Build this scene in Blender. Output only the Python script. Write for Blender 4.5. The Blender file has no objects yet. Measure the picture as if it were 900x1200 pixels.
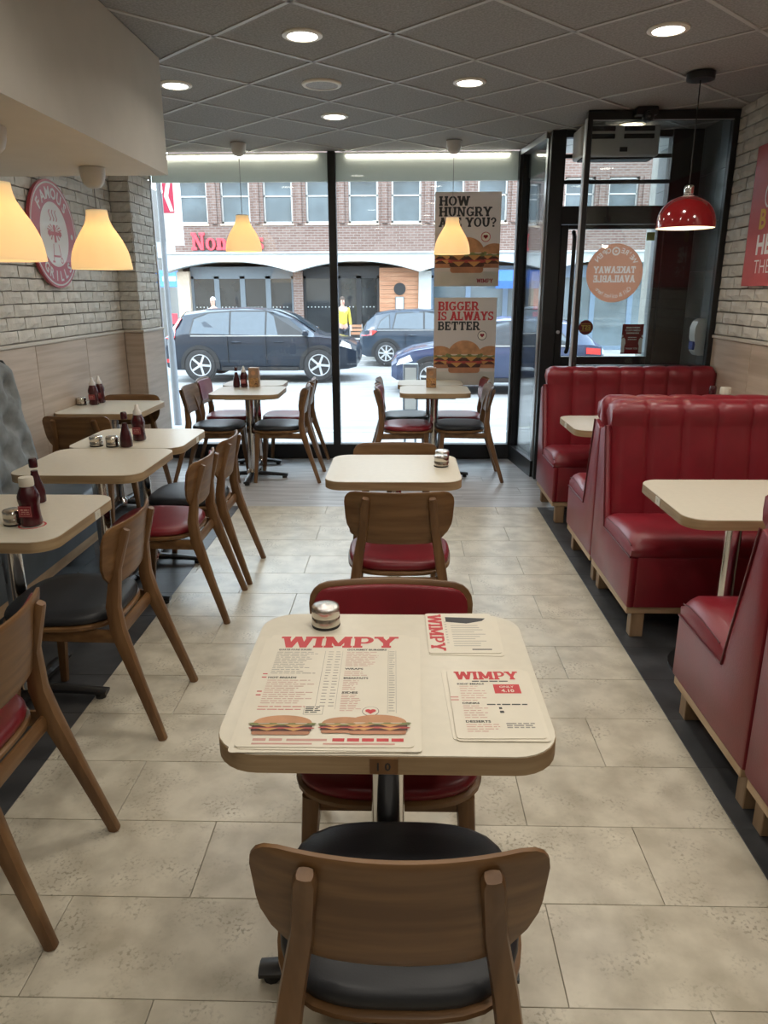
import bpy, bmesh, math, random
from mathutils import Vector, Matrix
R_ = math.radians
random.seed(7)
scn = bpy.context.scene
COL = scn.collection

# ------------------------------------------------------------------ camera, sky, sun, exposure
cam_d = bpy.data.cameras.new('camera'); cam = bpy.data.objects.new('camera', cam_d); COL.objects.link(cam)
cam.location = (0, 0, 1.54)
cam_d.sensor_fit = 'VERTICAL'; cam_d.sensor_height = 36.0; cam_d.lens = 866.0 / 1200.0 * 36.0
cam_d.clip_start = .05; cam_d.clip_end = 200
def _cam():
    p, y, r = R_(16.62), R_(1.48), R_(-.2)
    f = Vector((-math.sin(y)*math.cos(p), math.cos(y)*math.cos(p), -math.sin(p)))
    rt = Vector((math.cos(y), math.sin(y), 0)); up = rt.cross(f)
    c, s = math.cos(r), math.sin(r)
    rt, up = c*rt + s*up, -s*rt + c*up
    return Matrix((rt, up, -f)).transposed()
cam.rotation_euler = _cam().to_euler()
scn.camera = cam

W = bpy.data.worlds.new('sky'); scn.world = W; W.use_nodes = True
nt = W.node_tree; bg = nt.nodes['Background']
tc = nt.nodes.new('ShaderNodeTexCoord'); sep = nt.nodes.new('ShaderNodeSeparateXYZ'); rmp = nt.nodes.new('ShaderNodeValToRGB')
nt.links.new(tc.outputs['Generated'], sep.inputs[0]); nt.links.new(sep.outputs['Z'], rmp.inputs[0])
rmp.color_ramp.elements[0].color = (.86, .94, 1, 1); rmp.color_ramp.elements[1].color = (.62, .8, 1, 1)
nt.links.new(rmp.outputs[0], bg.inputs[0]); bg.inputs[1].default_value = 8.0

sun_d = bpy.data.lights.new('sun', 'SUN'); sun = bpy.data.objects.new('sun', sun_d); COL.objects.link(sun)
sun_d.energy = 3.0; sun_d.angle = R_(14); sun_d.color = (1, .97, .92)
sun.rotation_euler = (R_(22), R_(-14), 0)
sun.location = (0, 12, 14)

vs = scn.view_settings
scn.display_settings.display_device = 'sRGB'
vs.view_transform = 'Standard'; vs.look = 'None'; vs.exposure = 0.06; vs.gamma = 1.0; vs.use_curve_mapping = False
scn.cycles.use_denoising = True
scn.cycles.max_bounces = 8; scn.cycles.transparent_max_bounces = 12
scn.cycles.sample_clamp_indirect = 4.0

LAMP_W = 5.2        # watts of one ceiling downlight

# ------------------------------------------------------------------ materials
def nodes_of(m):
    m.use_nodes = True
    return m.node_tree.nodes, m.node_tree.links, m.node_tree.nodes['Principled BSDF']
def mat(name, c, rough=.5, metal=0, var=.0, scale=(8, 8, 8), bump=0, bscale=None, c2=None, spec=.5, coat=0, emit=0, detail=4, lo=.35, hi=.65):
    m = bpy.data.materials.new(name); n, l, p = nodes_of(m)
    p.inputs['Base Color'].default_value = (*c, 1); p.inputs['Roughness'].default_value = rough
    p.inputs['Metallic'].default_value = metal; p.inputs['Specular IOR Level'].default_value = spec
    p.inputs['Coat Weight'].default_value = coat
    if emit:
        p.inputs['Emission Color'].default_value = (*c, 1); p.inputs['Emission Strength'].default_value = emit
    if var or c2 or bump:
        t = n.new('ShaderNodeTexCoord'); mp = n.new('ShaderNodeMapping'); l.new(t.outputs['Object'], mp.inputs[0]); mp.inputs['Scale'].default_value = scale
        # every object gets its own offset so that copies do not repeat
        oi = n.new('ShaderNodeObjectInfo'); ad = n.new('ShaderNodeVectorMath'); ad.operation = 'SCALE'
        cx = n.new('ShaderNodeCombineXYZ'); l.new(oi.outputs['Random'], cx.inputs[0]); l.new(oi.outputs['Random'], cx.inputs[1])
        l.new(cx.outputs[0], ad.inputs[0]); ad.inputs['Scale'].default_value = 37.0
        l.new(ad.outputs[0], mp.inputs['Location'])
        ns = n.new('ShaderNodeTexNoise'); l.new(mp.outputs[0], ns.inputs['Vector']); ns.inputs['Scale'].default_value = 1.0; ns.inputs['Detail'].default_value = detail
        if var or c2:
            r = n.new('ShaderNodeValToRGB'); l.new(ns.outputs[0], r.inputs[0])
            a = c if c2 else tuple(x*(1-var) for x in c); b = c2 if c2 else tuple(min(1, x*(1+var)) for x in c)
            r.color_ramp.elements[0].position = lo; r.color_ramp.elements[1].position = hi
            r.color_ramp.elements[0].color = (*a, 1); r.color_ramp.elements[1].color = (*b, 1)
            l.new(r.outputs[0], p.inputs['Base Color'])
        if bump:
            b = n.new('ShaderNodeBump'); b.inputs['Strength'].default_value = bump; b.inputs['Distance'].default_value = .004
            if bscale:
                n2 = n.new('ShaderNodeTexNoise'); l.new(t.outputs['Object'], n2.inputs['Vector']); n2.inputs['Scale'].default_value = bscale; n2.inputs['Detail'].default_value = 5
                l.new(n2.outputs[0], b.inputs['Height'])
            else: l.new(ns.outputs[0], b.inputs['Height'])
            l.new(b.outputs[0], p.inputs['Normal'])
    return m
def glass(name, tint=(1, 1, 1), refl=1.0):
    m = bpy.data.materials.new(name); m.use_nodes = True; n = m.node_tree.nodes; l = m.node_tree.links; n.clear()
    o = n.new('ShaderNodeOutputMaterial'); mx = n.new('ShaderNodeMixShader'); t = n.new('ShaderNodeBsdfTransparent'); g = n.new('ShaderNodeBsdfGlossy')
    f = n.new('ShaderNodeFresnel'); f.inputs[0].default_value = 1.45; k = n.new('ShaderNodeMath'); k.operation = 'MULTIPLY'; k.inputs[1].default_value = refl
    t.inputs[0].default_value = (*tint, 1); g.inputs['Roughness'].default_value = .0
    l.new(f.outputs[0], k.inputs[0]); l.new(k.outputs[0], mx.inputs[0]); l.new(t.outputs[0], mx.inputs[1]); l.new(g.outputs[0], mx.inputs[2]); l.new(mx.outputs[0], o.inputs[0])
    return m
def translucent(name, c, emit):
    m = bpy.data.materials.new(name); m.use_nodes = True; n = m.node_tree.nodes; l = m.node_tree.links; n.clear()
    o = n.new('ShaderNodeOutputMaterial'); d = n.new('ShaderNodeBsdfDiffuse'); t = n.new('ShaderNodeBsdfTranslucent'); mx = n.new('ShaderNodeMixShader')
    e = n.new('ShaderNodeEmission'); ad = n.new('ShaderNodeAddShader')
    d.inputs[0].default_value = (*c, 1); t.inputs[0].default_value = (*c, 1); mx.inputs[0].default_value = .45
    e.inputs[0].default_value = (*c, 1); e.inputs[1].default_value = emit
    l.new(d.outputs[0], mx.inputs[1]); l.new(t.outputs[0], mx.inputs[2]); l.new(mx.outputs[0], ad.inputs[0]); l.new(e.outputs[0], ad.inputs[1]); l.new(ad.outputs[0], o.inputs[0])
    return m

def sheer(name, c, k):
    """thin paper or film: daylight behind it shines through"""
    m = bpy.data.materials.new(name); m.use_nodes = True; n = m.node_tree.nodes; l = m.node_tree.links; p = n['Principled BSDF']
    o = n['Material Output']; t = n.new('ShaderNodeBsdfTranslucent'); mx = n.new('ShaderNodeMixShader'); ns = n.new('ShaderNodeTexNoise'); ns.inputs['Scale'].default_value = 3
    r = n.new('ShaderNodeValToRGB'); r.color_ramp.elements[0].color = (*[x*.94 for x in c], 1); r.color_ramp.elements[1].color = (*c, 1); l.new(ns.outputs[0], r.inputs[0])
    l.new(r.outputs[0], p.inputs['Base Color']); l.new(r.outputs[0], t.inputs[0]); p.inputs['Roughness'].default_value = .5
    mx.inputs[0].default_value = k; l.new(p.outputs[0], mx.inputs[1]); l.new(t.outputs[0], mx.inputs[2]); l.new(mx.outputs[0], o.inputs[0]); return m

M = {}
def defmats():
    M['brick_paint'] = mat('brick_paint', (.63, .605, .55), .8, var=.07, scale=(14, 14, 14), bump=.9, bscale=60)
    M['mortar'] = mat('mortar', (.34, .32, .29), .9, var=.1)
    M['oak_panel'] = mat('oak_panel', (.42, .33, .25), .5, c2=(.55, .45, .36), scale=(2, 1.2, 22), detail=6)
    M['cap_strip'] = mat('cap_strip', (.55, .5, .43), .5)
    M['paint_warm'] = mat('paint_warm', (.58, .545, .475), .6, var=.02)
    M['paint_rear'] = mat('paint_rear', (.55, .5, .42), .7, var=.04)
    M['ceil_tile'] = mat('ceil_tile', (.30, .295, .285), .95, var=.16, scale=(90, 90, 90), bump=.3, bscale=160)
    M['tbar'] = mat('tbar', (.46, .45, .43), .5)
    M['floor_tile'] = mat('floor_tile', (.43, .385, .295), .30, c2=(.60, .55, .44), scale=(8, 8, 8), detail=12, bump=.05, bscale=90, lo=.34, hi=.62)
    m = M['floor_tile']; n, l, p = nodes_of(m)                     # fine dark pitting in drifts over the mottled stone
    t = n.new('ShaderNodeTexCoord'); a = n.new('ShaderNodeTexNoise'); a.inputs['Scale'].default_value = 95; a.inputs['Detail'].default_value = 3
    b = n.new('ShaderNodeTexNoise'); b.inputs['Scale'].default_value = 7; b.inputs['Detail'].default_value = 3
    ra = n.new('ShaderNodeMapRange'); ra.inputs[1].default_value = .52; ra.inputs[2].default_value = .64
    rb = n.new('ShaderNodeMapRange'); rb.inputs[1].default_value = .48; rb.inputs[2].default_value = .66
    mu = n.new('ShaderNodeMath'); mu.operation = 'MULTIPLY'; mx = n.new('ShaderNodeMix'); mx.data_type = 'RGBA'; mx.inputs[7].default_value = (.31, .275, .205, 1)
    src = p.inputs['Base Color'].links[0].from_socket
    for q in (a, b): l.new(t.outputs['Object'], q.inputs['Vector'])
    oi = n.new('ShaderNodeObjectInfo'); va = n.new('ShaderNodeVectorMath'); va.operation = 'ADD'; cx = n.new('ShaderNodeCombineXYZ'); sc = n.new('ShaderNodeMath'); sc.operation = 'MULTIPLY'; sc.inputs[1].default_value = 50
    l.new(oi.outputs['Random'], sc.inputs[0]); l.new(sc.outputs[0], cx.inputs[0]); l.new(t.outputs['Object'], va.inputs[0]); l.new(cx.outputs[0], va.inputs[1]); l.new(va.outputs[0], b.inputs['Vector'])
    l.new(a.outputs[0], ra.inputs[0]); l.new(b.outputs[0], rb.inputs[0]); l.new(ra.outputs[0], mu.inputs[0]); l.new(rb.outputs[0], mu.inputs[1])
    l.new(mu.outputs[0], mx.inputs[0]); l.new(src, mx.inputs[6]); l.new(mx.outputs[2], p.inputs['Base Color'])
    M['floor_dark'] = mat('floor_dark', (.035, .036, .038), .42, c2=(.065, .066, .07), scale=(7, 7, 7), bump=.05, bscale=80)
    M['floor_plank'] = mat('floor_plank', (.33, .33, .335), .30, c2=(.54, .54, .545), scale=(2.0, 26, 4), detail=7)
    M['floor_joint'] = mat('floor_joint', (.33, .30, .25), .8)
    M['black_frame'] = mat('black_frame', (.012, .012, .013), .4, var=.1)
    M['alu'] = mat('alu', (.55, .56, .57), .35, .9, var=.04)
    M['frosted'] = sheer('frosted', (.72, .72, .66), .24)
    M['glass'] = glass('window_glass', (.96, .985, .98), .9)
    M['screen_glass'] = glass('screen_glass', (.86, .89, .89), 1.0)
    M['wood_x'] = mat('wood_grain_across', (.125, .058, .020), .42, c2=(.21, .110, .042), scale=(2.5, 18, 34), detail=6, bump=.04)
    M['wood_z'] = mat('wood_grain_upright', (.12, .056, .020), .42, c2=(.20, .104, .042), scale=(30, 30, 3), detail=6, bump=.04)
    M['wood_edge'] = mat('table_edge_wood', (.30, .20, .105), .45, c2=(.42, .30, .17), scale=(4, 4, 60), detail=5)
    M['light_wood'] = mat('light_wood', (.42, .28, .16), .5, c2=(.58, .42, .26), scale=(4, 4, 24), detail=5)
    M['dark_leg_wood'] = mat('booth_leg_wood', (.26, .165, .09), .5, c2=(.40, .27, .16), scale=(20, 20, 3))
    M['laminate'] = mat('cream_laminate', (.66, .61, .50), .28, var=.02, scale=(40, 40, 40), spec=.5)
    M['red_leather'] = mat('red_leather', (.20, .008, .017), .36, var=.08, scale=(9, 9, 9), bump=.12, bscale=220, spec=.6)
    M['red_seat'] = mat('red_seat_leather', (.19, .009, .017), .36, var=.08, scale=(9, 9, 9), bump=.08, bscale=260)
    M['black_seat'] = mat('black_seat_leather', (.022, .023, .026), .42, var=.08, scale=(9, 9, 9), bump=.08, bscale=260, spec=.35)
    M['brown_pad'] = mat('brown_pad_leather', (.05, .03, .022), .4, var=.08, bump=.08, bscale=260)
    M['piping'] = mat('dark_piping', (.10, .008, .012), .4, var=.05)
    M['grey_fabric'] = mat('grey_velvet', (.20, .215, .22), .85, var=.2, scale=(14, 14, 14), bump=.2, bscale=300)
    M['blue_seat'] = mat('slate_seat', (.10, .12, .14), .5, var=.1)
    M['chrome'] = mat('chrome', (.78, .78, .78), .12, 1.0, var=.02)
    M['black_metal'] = mat('black_metal', (.014, .014, .015), .35, var=.1)
    M['steel'] = mat('steel', (.62, .58, .52), .2, 1.0, var=.06, scale=(40, 40, 40))
    M['steel_lid'] = mat('steel_lid', (.75, .73, .70), .15, 1.0, var=.05, bump=.5, bscale=130)
    M['rubber'] = mat('rubber', (.015, .015, .015), .6, var=.1)
    M['ketchup'] = mat('ketchup', (.055, .004, .008), .22, var=.1, spec=.6)
    M['vinegar'] = mat('dark_sauce', (.045, .006, .009), .25, var=.1)
    M['cap_white'] = mat('cap_cream', (.72, .68, .58), .4, var=.03)
    M['clear_plastic'] = mat('milky_plastic', (.72, .69, .66), .25, var=.04)
    M['label_red'] = mat('label_red', (.26, .015, .03), .4, var=.05)
    M['ink_red'] = mat('ink_red', (.52, .035, .04), .45, var=.04)
    M['ink_dark'] = mat('ink_dark', (.03, .03, .032), .5, var=.1)
    M['ink_grey'] = mat('ink_grey', (.30, .28, .25), .5, var=.1)
    M['ink_pink'] = mat('ink_pink', (.55, .30, .25), .5, var=.1)
    M['ink_white'] = mat('ink_white', (.80, .78, .76), .5, var=.02)
    M['ink_yellow'] = mat('ink_yellow', (.70, .46, .06), .5, var=.03)
    M['paper'] = mat('menu_paper', (.70, .645, .53), .33, var=.015, scale=(20, 20, 20))
    M['poster_paper'] = sheer('poster_paper', (.62, .54, .48), .45)
    M['poster_table'] = mat('poster_tabletop', (.52, .50, .45), .5, var=.06)
    M['bun'] = mat('bun', (.50, .25, .12), .5, var=.2, scale=(14, 14, 14))
    M['bun_dark'] = mat('bun_base', (.42, .19, .10), .5, var=.2)
    M['patty'] = mat('patty', (.085, .03, .022), .6, var=.35, scale=(40, 40, 40))
    M['cheese'] = mat('cheese', (.55, .28, .09), .4, var=.1)
    M['lettuce'] = mat('lettuce', (.20, .22, .08), .5, var=.3, scale=(30, 30, 30))
    M['tomato'] = mat('tomato', (.40, .06, .05), .4, var=.2)
    M['cream_sauce'] = mat('cream_sauce', (.62, .52, .42), .4, var=.1)
    M['fries'] = mat('fries', (.42, .22, .08), .5, var=.4, scale=(60, 60, 60))
    M['card_kraft'] = mat('card_kraft', (.33, .20, .12), .6, var=.15, scale=(20, 20, 20))
    M['sign_red'] = mat('sign_red', (.40, .045, .06), .35, var=.05, coat=.3)
    M['sign_cream'] = mat('sign_cream', (.62, .60, .56), .35, var=.02, coat=.3)
    M['poster_red'] = mat('poster_red', (.52, .085, .085), .4, var=.03)
    M['decal'] = sheer('decal_terracotta', (.78, .33, .20), .6)
    M['decal_text'] = sheer('decal_text', (.92, .74, .64), .6)
    M['card_red'] = sheer('card_red', (.24, .012, .02), .5)
    M['sticker_green'] = mat('sticker_green', (.42, .55, .14), .5, var=.05)
    M['enamel_red'] = mat('enamel_red', (.24, .008, .010), .12, coat=1.0, spec=.6, var=.03)
    M['enamel_white'] = mat('enamel_white', (.85, .80, .70), .4, var=.02)
    M['lamp_white'] = mat('lamp_ceramic', (.62, .60, .56), .4, var=.02)
    M['shade'] = translucent('glowing_shade', (1.0, .83, .53), .24)
    M['bulb'] = mat('warm_bulb', (1, .86, .6), .5, emit=6)
    M['downlight'] = mat('downlight_lens', (1, .93, .80), .5, emit=9)
    M['tube'] = mat('tube_light', (1, .96, .86), .5, emit=12)
    M['cord'] = mat('cord', (.02, .02, .02), .6, var=.1)
    M['cord_white'] = mat('cord_white', (.30, .29, .27), .6, var=.1)
    M['wall_tile'] = mat('slate_wall_tile', (.10, .112, .118), .28, c2=(.175, .19, .20), scale=(3, 3, 3), detail=8)
    M['grout'] = mat('pale_grout', (.40, .41, .40), .8, var=.05)
    M['white_plastic'] = mat('white_plastic', (.70, .69, .66), .4, var=.02)
    M['dark_slot'] = mat('dark_slot', (.03, .03, .03), .6, var=.1)
    M['blue_plastic'] = mat('blue_plastic', (.05, .09, .35), .4, var=.05)
    # street
    M['asphalt'] = mat('asphalt', (.18, .18, .18), .9, c2=(.25, .25, .25), scale=(.6, 3, 3), detail=8)
    M['paving'] = mat('paving', (.30, .295, .285), .85, var=.08, scale=(2, 2, 2))
    M['kerb'] = mat('kerb', (.40, .40, .39), .85, var=.08)
    M['yellow_line'] = mat('yellow_line', (.62, .58, .30), .8, var=.08)
    M['white_render'] = mat('white_render', (.42, .44, .44), .8, var=.03)
    M['grey_frame'] = mat('grey_frame', (.12, .14, .16), .5, var=.05)
    M['blue_frame'] = mat('blue_frame', (.14, .19, .26), .5, var=.05)
    M['far_glass'] = mat('far_glass', (.10, .13, .15), .05, spec=1.0, var=.3, scale=(.8, .8, .8))
    M['far_glass_dark'] = mat('far_glass_dark', (.03, .032, .034), .06, spec=.9, var=.3, scale=(.8, .8, .8))
    M['blind'] = mat('window_blind', (.45, .47, .48), .8, var=.05)
    M['stone'] = mat('warm_stone', (.45, .36, .28), .8, var=.08)
    M['timber_clad'] = mat('timber_cladding', (.33, .15, .08), .6, c2=(.42, .22, .13), scale=(2, 2, 20))
    M['awning_blue'] = mat('awning_blue', (.03, .10, .38), .7, var=.08)
    M['sign_blue'] = mat('sign_blue', (.08, .25, .62), .6, var=.05)
    M['shop_red'] = mat('shop_red', (.55, .05, .07), .5, var=.05)
    M['pole_grey'] = mat('pole_grey', (.17, .19, .22), .5, var=.05)
    M['pole_green'] = mat('pole_green', (.10, .30, .24), .5, var=.05)
    M['banner_red'] = mat('banner_red', (.50, .04, .10), .7, var=.05)
    M['banner_white'] = mat('banner_white', (.82, .82, .84), .7, var=.02)
    M['display'] = mat('colourful_display', (.60, .50, .12), .7, c2=(.40, .28, .52), scale=(4, 4, 4), detail=2)
    M['car_navy'] = mat('car_navy', (.016, .022, .034), .22, coat=.35, spec=.35, var=.05, scale=(2, 2, 2))
    M['car_slate'] = mat('car_slate', (.035, .048, .068), .22, coat=.4, spec=.4, var=.05, scale=(2, 2, 2))
    M['car_blue'] = mat('car_blue', (.035, .05, .10), .2, coat=.5, spec=.4, var=.05, scale=(2, 2, 2))
    M['car_glass'] = mat('car_glass', (.03, .042, .056), .06, spec=.9, var=.1)
    M['tyre'] = mat('tyre', (.03, .03, .032), .75, var=.1)
    M['alloy'] = mat('alloy', (.62, .63, .65), .3, .7, var=.04)
    M['tail'] = mat('tail_lamp', (.62, .03, .03), .2, coat=1, var=.05)
    M['headlamp'] = mat('head_lamp', (.70, .73, .76), .1, coat=1, var=.05)
    M['trim_black'] = mat('trim_black', (.02, .02, .022), .55, var=.1)
    M['skin'] = mat('skin', (.58, .36, .28), .6, var=.04)
    M['hair'] = mat('hair', (.06, .04, .03), .7, var=.1)
    M['hair_grey'] = mat('hair_grey', (.50, .44, .42), .7, var=.1)
    M['jacket_yellow'] = mat('jacket_yellow', (.55, .45, .06), .8, var=.08)
    M['jacket_grey'] = mat('jacket_grey', (.22, .24, .27), .8, var=.08)
    M['trousers'] = mat('trousers', (.04, .045, .06), .85, var=.1)
    # street brick
    m = bpy.data.materials.new('street_brick'); n, l, p = nodes_of(m)
    t = n.new('ShaderNodeTexCoord'); mp = n.new('ShaderNodeMapping'); mp.inputs['Rotation'].default_value = (R_(-90), 0, 0)
    b = n.new('ShaderNodeTexBrick'); l.new(t.outputs['Object'], mp.inputs[0]); l.new(mp.outputs[0], b.inputs[0])
    b.inputs['Scale'].default_value = 1; b.inputs['Brick Width'].default_value = .235; b.inputs['Row Height'].default_value = .08; b.inputs['Mortar Size'].default_value = .008
    b.inputs['Color1'].default_value = (.125, .070, .056, 1); b.inputs['Color2'].default_value = (.165, .105, .088, 1); b.inputs['Mortar'].default_value = (.22, .20, .185, 1)
    b.inputs['Bias'].default_value = -.1; l.new(b.outputs[0], p.inputs['Base Color']); p.inputs['Roughness'].default_value = .85
    M['street_brick'] = m
defmats()

# ------------------------------------------------------------------ mesh helpers
class MB:
    def __init__(s): s.v = []; s.f = []; s.m = []
    def add(s, vs_, fs, m=0):
        o = len(s.v); s.v += [tuple(v) for v in vs_]
        for f in fs: s.f.append([i+o for i in f]); s.m.append(m)
        return s
    def box(s, x0, y0, z0, x1, y1, z1, m=0):
        return s.add([(x0,y0,z0),(x1,y0,z0),(x1,y1,z0),(x0,y1,z0),(x0,y0,z1),(x1,y0,z1),(x1,y1,z1),(x0,y1,z1)],
                     [(0,3,2,1),(4,5,6,7),(0,1,5,4),(1,2,6,5),(2,3,7,6),(3,0,4,7)], m)
    def rbox(s, x0, y0, z0, x1, y1, z1, r=.01, seg=2, m=0):
        b = bmesh.new(); bmesh.ops.create_cube(b, size=1)
        for v in b.verts: v.co = ((x0+x1)/2+v.co.x*(x1-x0), (y0+y1)/2+v.co.y*(y1-y0), (z0+z1)/2+v.co.z*(z1-z0))
        bmesh.ops.bevel(b, geom=list(b.edges), offset=r, segments=seg, affect='EDGES', profile=.5)
        b.verts.index_update()
        s.add([tuple(v.co) for v in b.verts], [[v.index for v in f.verts] for f in b.faces], m); b.free(); return s
    def tube(s, pts, rad, n=8, m=0, sq=0, ax=None):
        pts = [Vector(p) for p in pts]; rad = rad if isinstance(rad, (list, tuple)) else [rad]*len(pts)
        o = len(s.v); prev = None
        for i, p in enumerate(pts):
            d = (pts[min(i+1, len(pts)-1)] - pts[max(i-1, 0)]).normalized()
            if prev is None:
                a = Vector(ax) if ax else (Vector((1, 0, 0)) if abs(d.x) < .8 else Vector((0, 1, 0)))
            else: a = prev
            a = (a - d*a.dot(d)).normalized(); prev = a; c = d.cross(a)
            r = rad[i]; ra, rc = r if isinstance(r, tuple) else (r, r)
            for k in range(n):
                t = 2*math.pi*(k+.5)/n; ct, st = math.cos(t), math.sin(t)
                if sq:
                    q = (abs(ct)**sq + abs(st)**sq)**(-1/sq); ct *= q; st *= q
                s.v.append(tuple(p + a*ra*ct + c*rc*st))
        L = len(pts)
        for i in range(L-1):
            for k in range(n):
                k2 = (k+1) % n; s.f.append([o+i*n+k, o+i*n+k2, o+(i+1)*n+k2, o+(i+1)*n+k]); s.m.append(m)
        s.f.append([o+k for k in range(n)][::-1]); s.m.append(m)
        s.f.append([o+(L-1)*n+k for k in range(n)]); s.m.append(m)
        return s
    def lathe(s, cx, cy, prof, n=24, m=0, mod=None, close=True):
        o = len(s.v)
        for r, z in prof:
            for k in range(n):
                t = 2*math.pi*k/n; q = r*(mod(t, z) if mod else 1)
                s.v.append((cx+q*math.cos(t), cy+q*math.sin(t), z))
        L = len(prof)
        for i in range(L-1):
            for k in range(n):
                k2 = (k+1) % n; s.f.append([o+i*n+k, o+i*n+k2, o+(i+1)*n+k2, o+(i+1)*n+k]); s.m.append(m)
        if close:
            s.f.append([o+k for k in range(n)][::-1]); s.m.append(m)
            s.f.append([o+(L-1)*n+k for k in range(n)]); s.m.append(m)
        return s
    def prism(s, poly, ax, a, b, m=0):
        """poly in the plane across axis ax ('x': (y,z), 'y': (x,z), 'z': (x,y)), extruded from a to b"""
        fn = {'x': lambda p, h: (h, p[0], p[1]), 'y': lambda p, h: (p[0], h, p[1]), 'z': lambda p, h: (p[0], p[1], h)}[ax]
        n = len(poly); vs_ = [fn(p, a) for p in poly] + [fn(p, b) for p in poly]
        return s.add(vs_, [list(range(n))[::-1], list(range(n, 2*n))] + [[i, (i+1) % n, n+(i+1) % n, n+i] for i in range(n)], m)
    def grid(s, nu, nv, fn, m=0, closed_u=False):
        o = len(s.v)
        for j in range(nv):
            for i in range(nu): s.v.append(tuple(fn(i, j)))
        for j in range(nv-1):
            for i in range(nu if closed_u else nu-1):
                i2 = (i+1) % nu; s.f.append([o+j*nu+i, o+j*nu+i2, o+(j+1)*nu+i2, o+(j+1)*nu+i]); s.m.append(m)
        return s
    def mesh(s, name, mats, smooth=35, recalc=True):
        me = bpy.data.meshes.new(name); me.from_pydata(s.v, [], s.f)
        for m in (mats if isinstance(mats, (list, tuple)) else [mats]): me.materials.append(M[m] if isinstance(m, str) else m)
        me.polygons.foreach_set('material_index', s.m)
        if recalc:
            b = bmesh.new(); b.from_mesh(me); bmesh.ops.recalc_face_normals(b, faces=b.faces); b.to_mesh(me); b.free()
        if smooth:
            me.polygons.foreach_set('use_smooth', [True]*len(me.polygons)); me.set_sharp_from_angle(angle=R_(smooth))
        me.update(); return me
    def build(s, name, mats, parent=None, smooth=35, recalc=True, loc=None):
        return link(name, s.mesh(name, mats, smooth, recalc), parent, loc)
def link(name, me, parent=None, loc=None, rotz=0):
    o = bpy.data.objects.new(name, me); COL.objects.link(o)
    if parent: o.parent = parent
    if loc: o.location = loc
    if rotz: o.rotation_euler = (0, 0, rotz)
    return o
def tag(o, label, cat, group=None, kind=None):
    o['label'] = label; o['category'] = cat
    if group: o['group'] = group
    if kind: o['kind'] = kind
    return o
def thing(name, label, cat, loc=(0, 0, 0), rotz=0, group=None):
    o = bpy.data.objects.new(name, None); COL.objects.link(o); o.empty_display_size = .1
    o.location = loc; o.rotation_euler = (0, 0, rotz); return tag(o, label, cat, group)
def struct(o):
    o['kind'] = 'structure'; return o
def shell(name, parent=None):
    o = bpy.data.objects.new(name, None); COL.objects.link(o); o.empty_display_size = .1
    if parent: o.parent = parent
    else: o['kind'] = 'structure'
    return o
KIDS = {}
def kids(o): return [c for c in COL.objects if c.parent == o]
def dup(root, loc, rotz=0, label=None, scale=None):
    r = root.copy(); COL.objects.link(r); r.location = loc; r.rotation_euler = (0, 0, rotz)
    if label: r['label'] = label
    for ch in kids(root):
        c = ch.copy(); COL.objects.link(c); c.parent = r
        for g in kids(ch):
            d = g.copy(); COL.objects.link(d); d.parent = c
    return r
def rrect(x0, y0, x1, y1, r, n=6):
    p = []
    for cx, cy, a in ((x1-r, y0+r, -90), (x1-r, y1-r, 0), (x0+r, y1-r, 90), (x0+r, y0+r, 180)):
        for k in range(n+1): t = R_(a+90*k/n); p.append((cx+r*math.cos(t), cy+r*math.sin(t)))
    return p

# ------------------------------------------------------------------ lettering
def rc(x0, y0, x1, y1): return [(x0, y0), (x1, y0), (x1, y1), (x0, y1)]
def dg(x0, y0, x1, y1, w): return [(x0-w/2, y0), (x0+w/2, y0), (x1+w/2, y1), (x1-w/2, y1)]
def arc(cx, cy, rx, ry, a0, a1, wx, wy, n=12):
    out = []
    for k in range(n):
        a, b = R_(a0+(a1-a0)*k/n), R_(a0+(a1-a0)*(k+1)/n)
        out.append([(cx+rx*math.cos(a), cy+ry*math.sin(a)), (cx+rx*math.cos(b), cy+ry*math.sin(b)),
                    (cx+(rx-wx)*math.cos(b), cy+(ry-wy)*math.sin(b)), (cx+(rx-wx)*math.cos(a), cy+(ry-wy)*math.sin(a))])
    return out
S_, T_, O_ = .30, .17, .07
def sl(xc, top): h = S_/2+O_; return rc(xc-h, 1-T_, xc+h, 1) if top else rc(xc-h, 0, xc+h, T_)
def st(xc, y0=0, y1=1): return rc(xc-S_/2, y0, xc+S_/2, y1)
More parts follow.
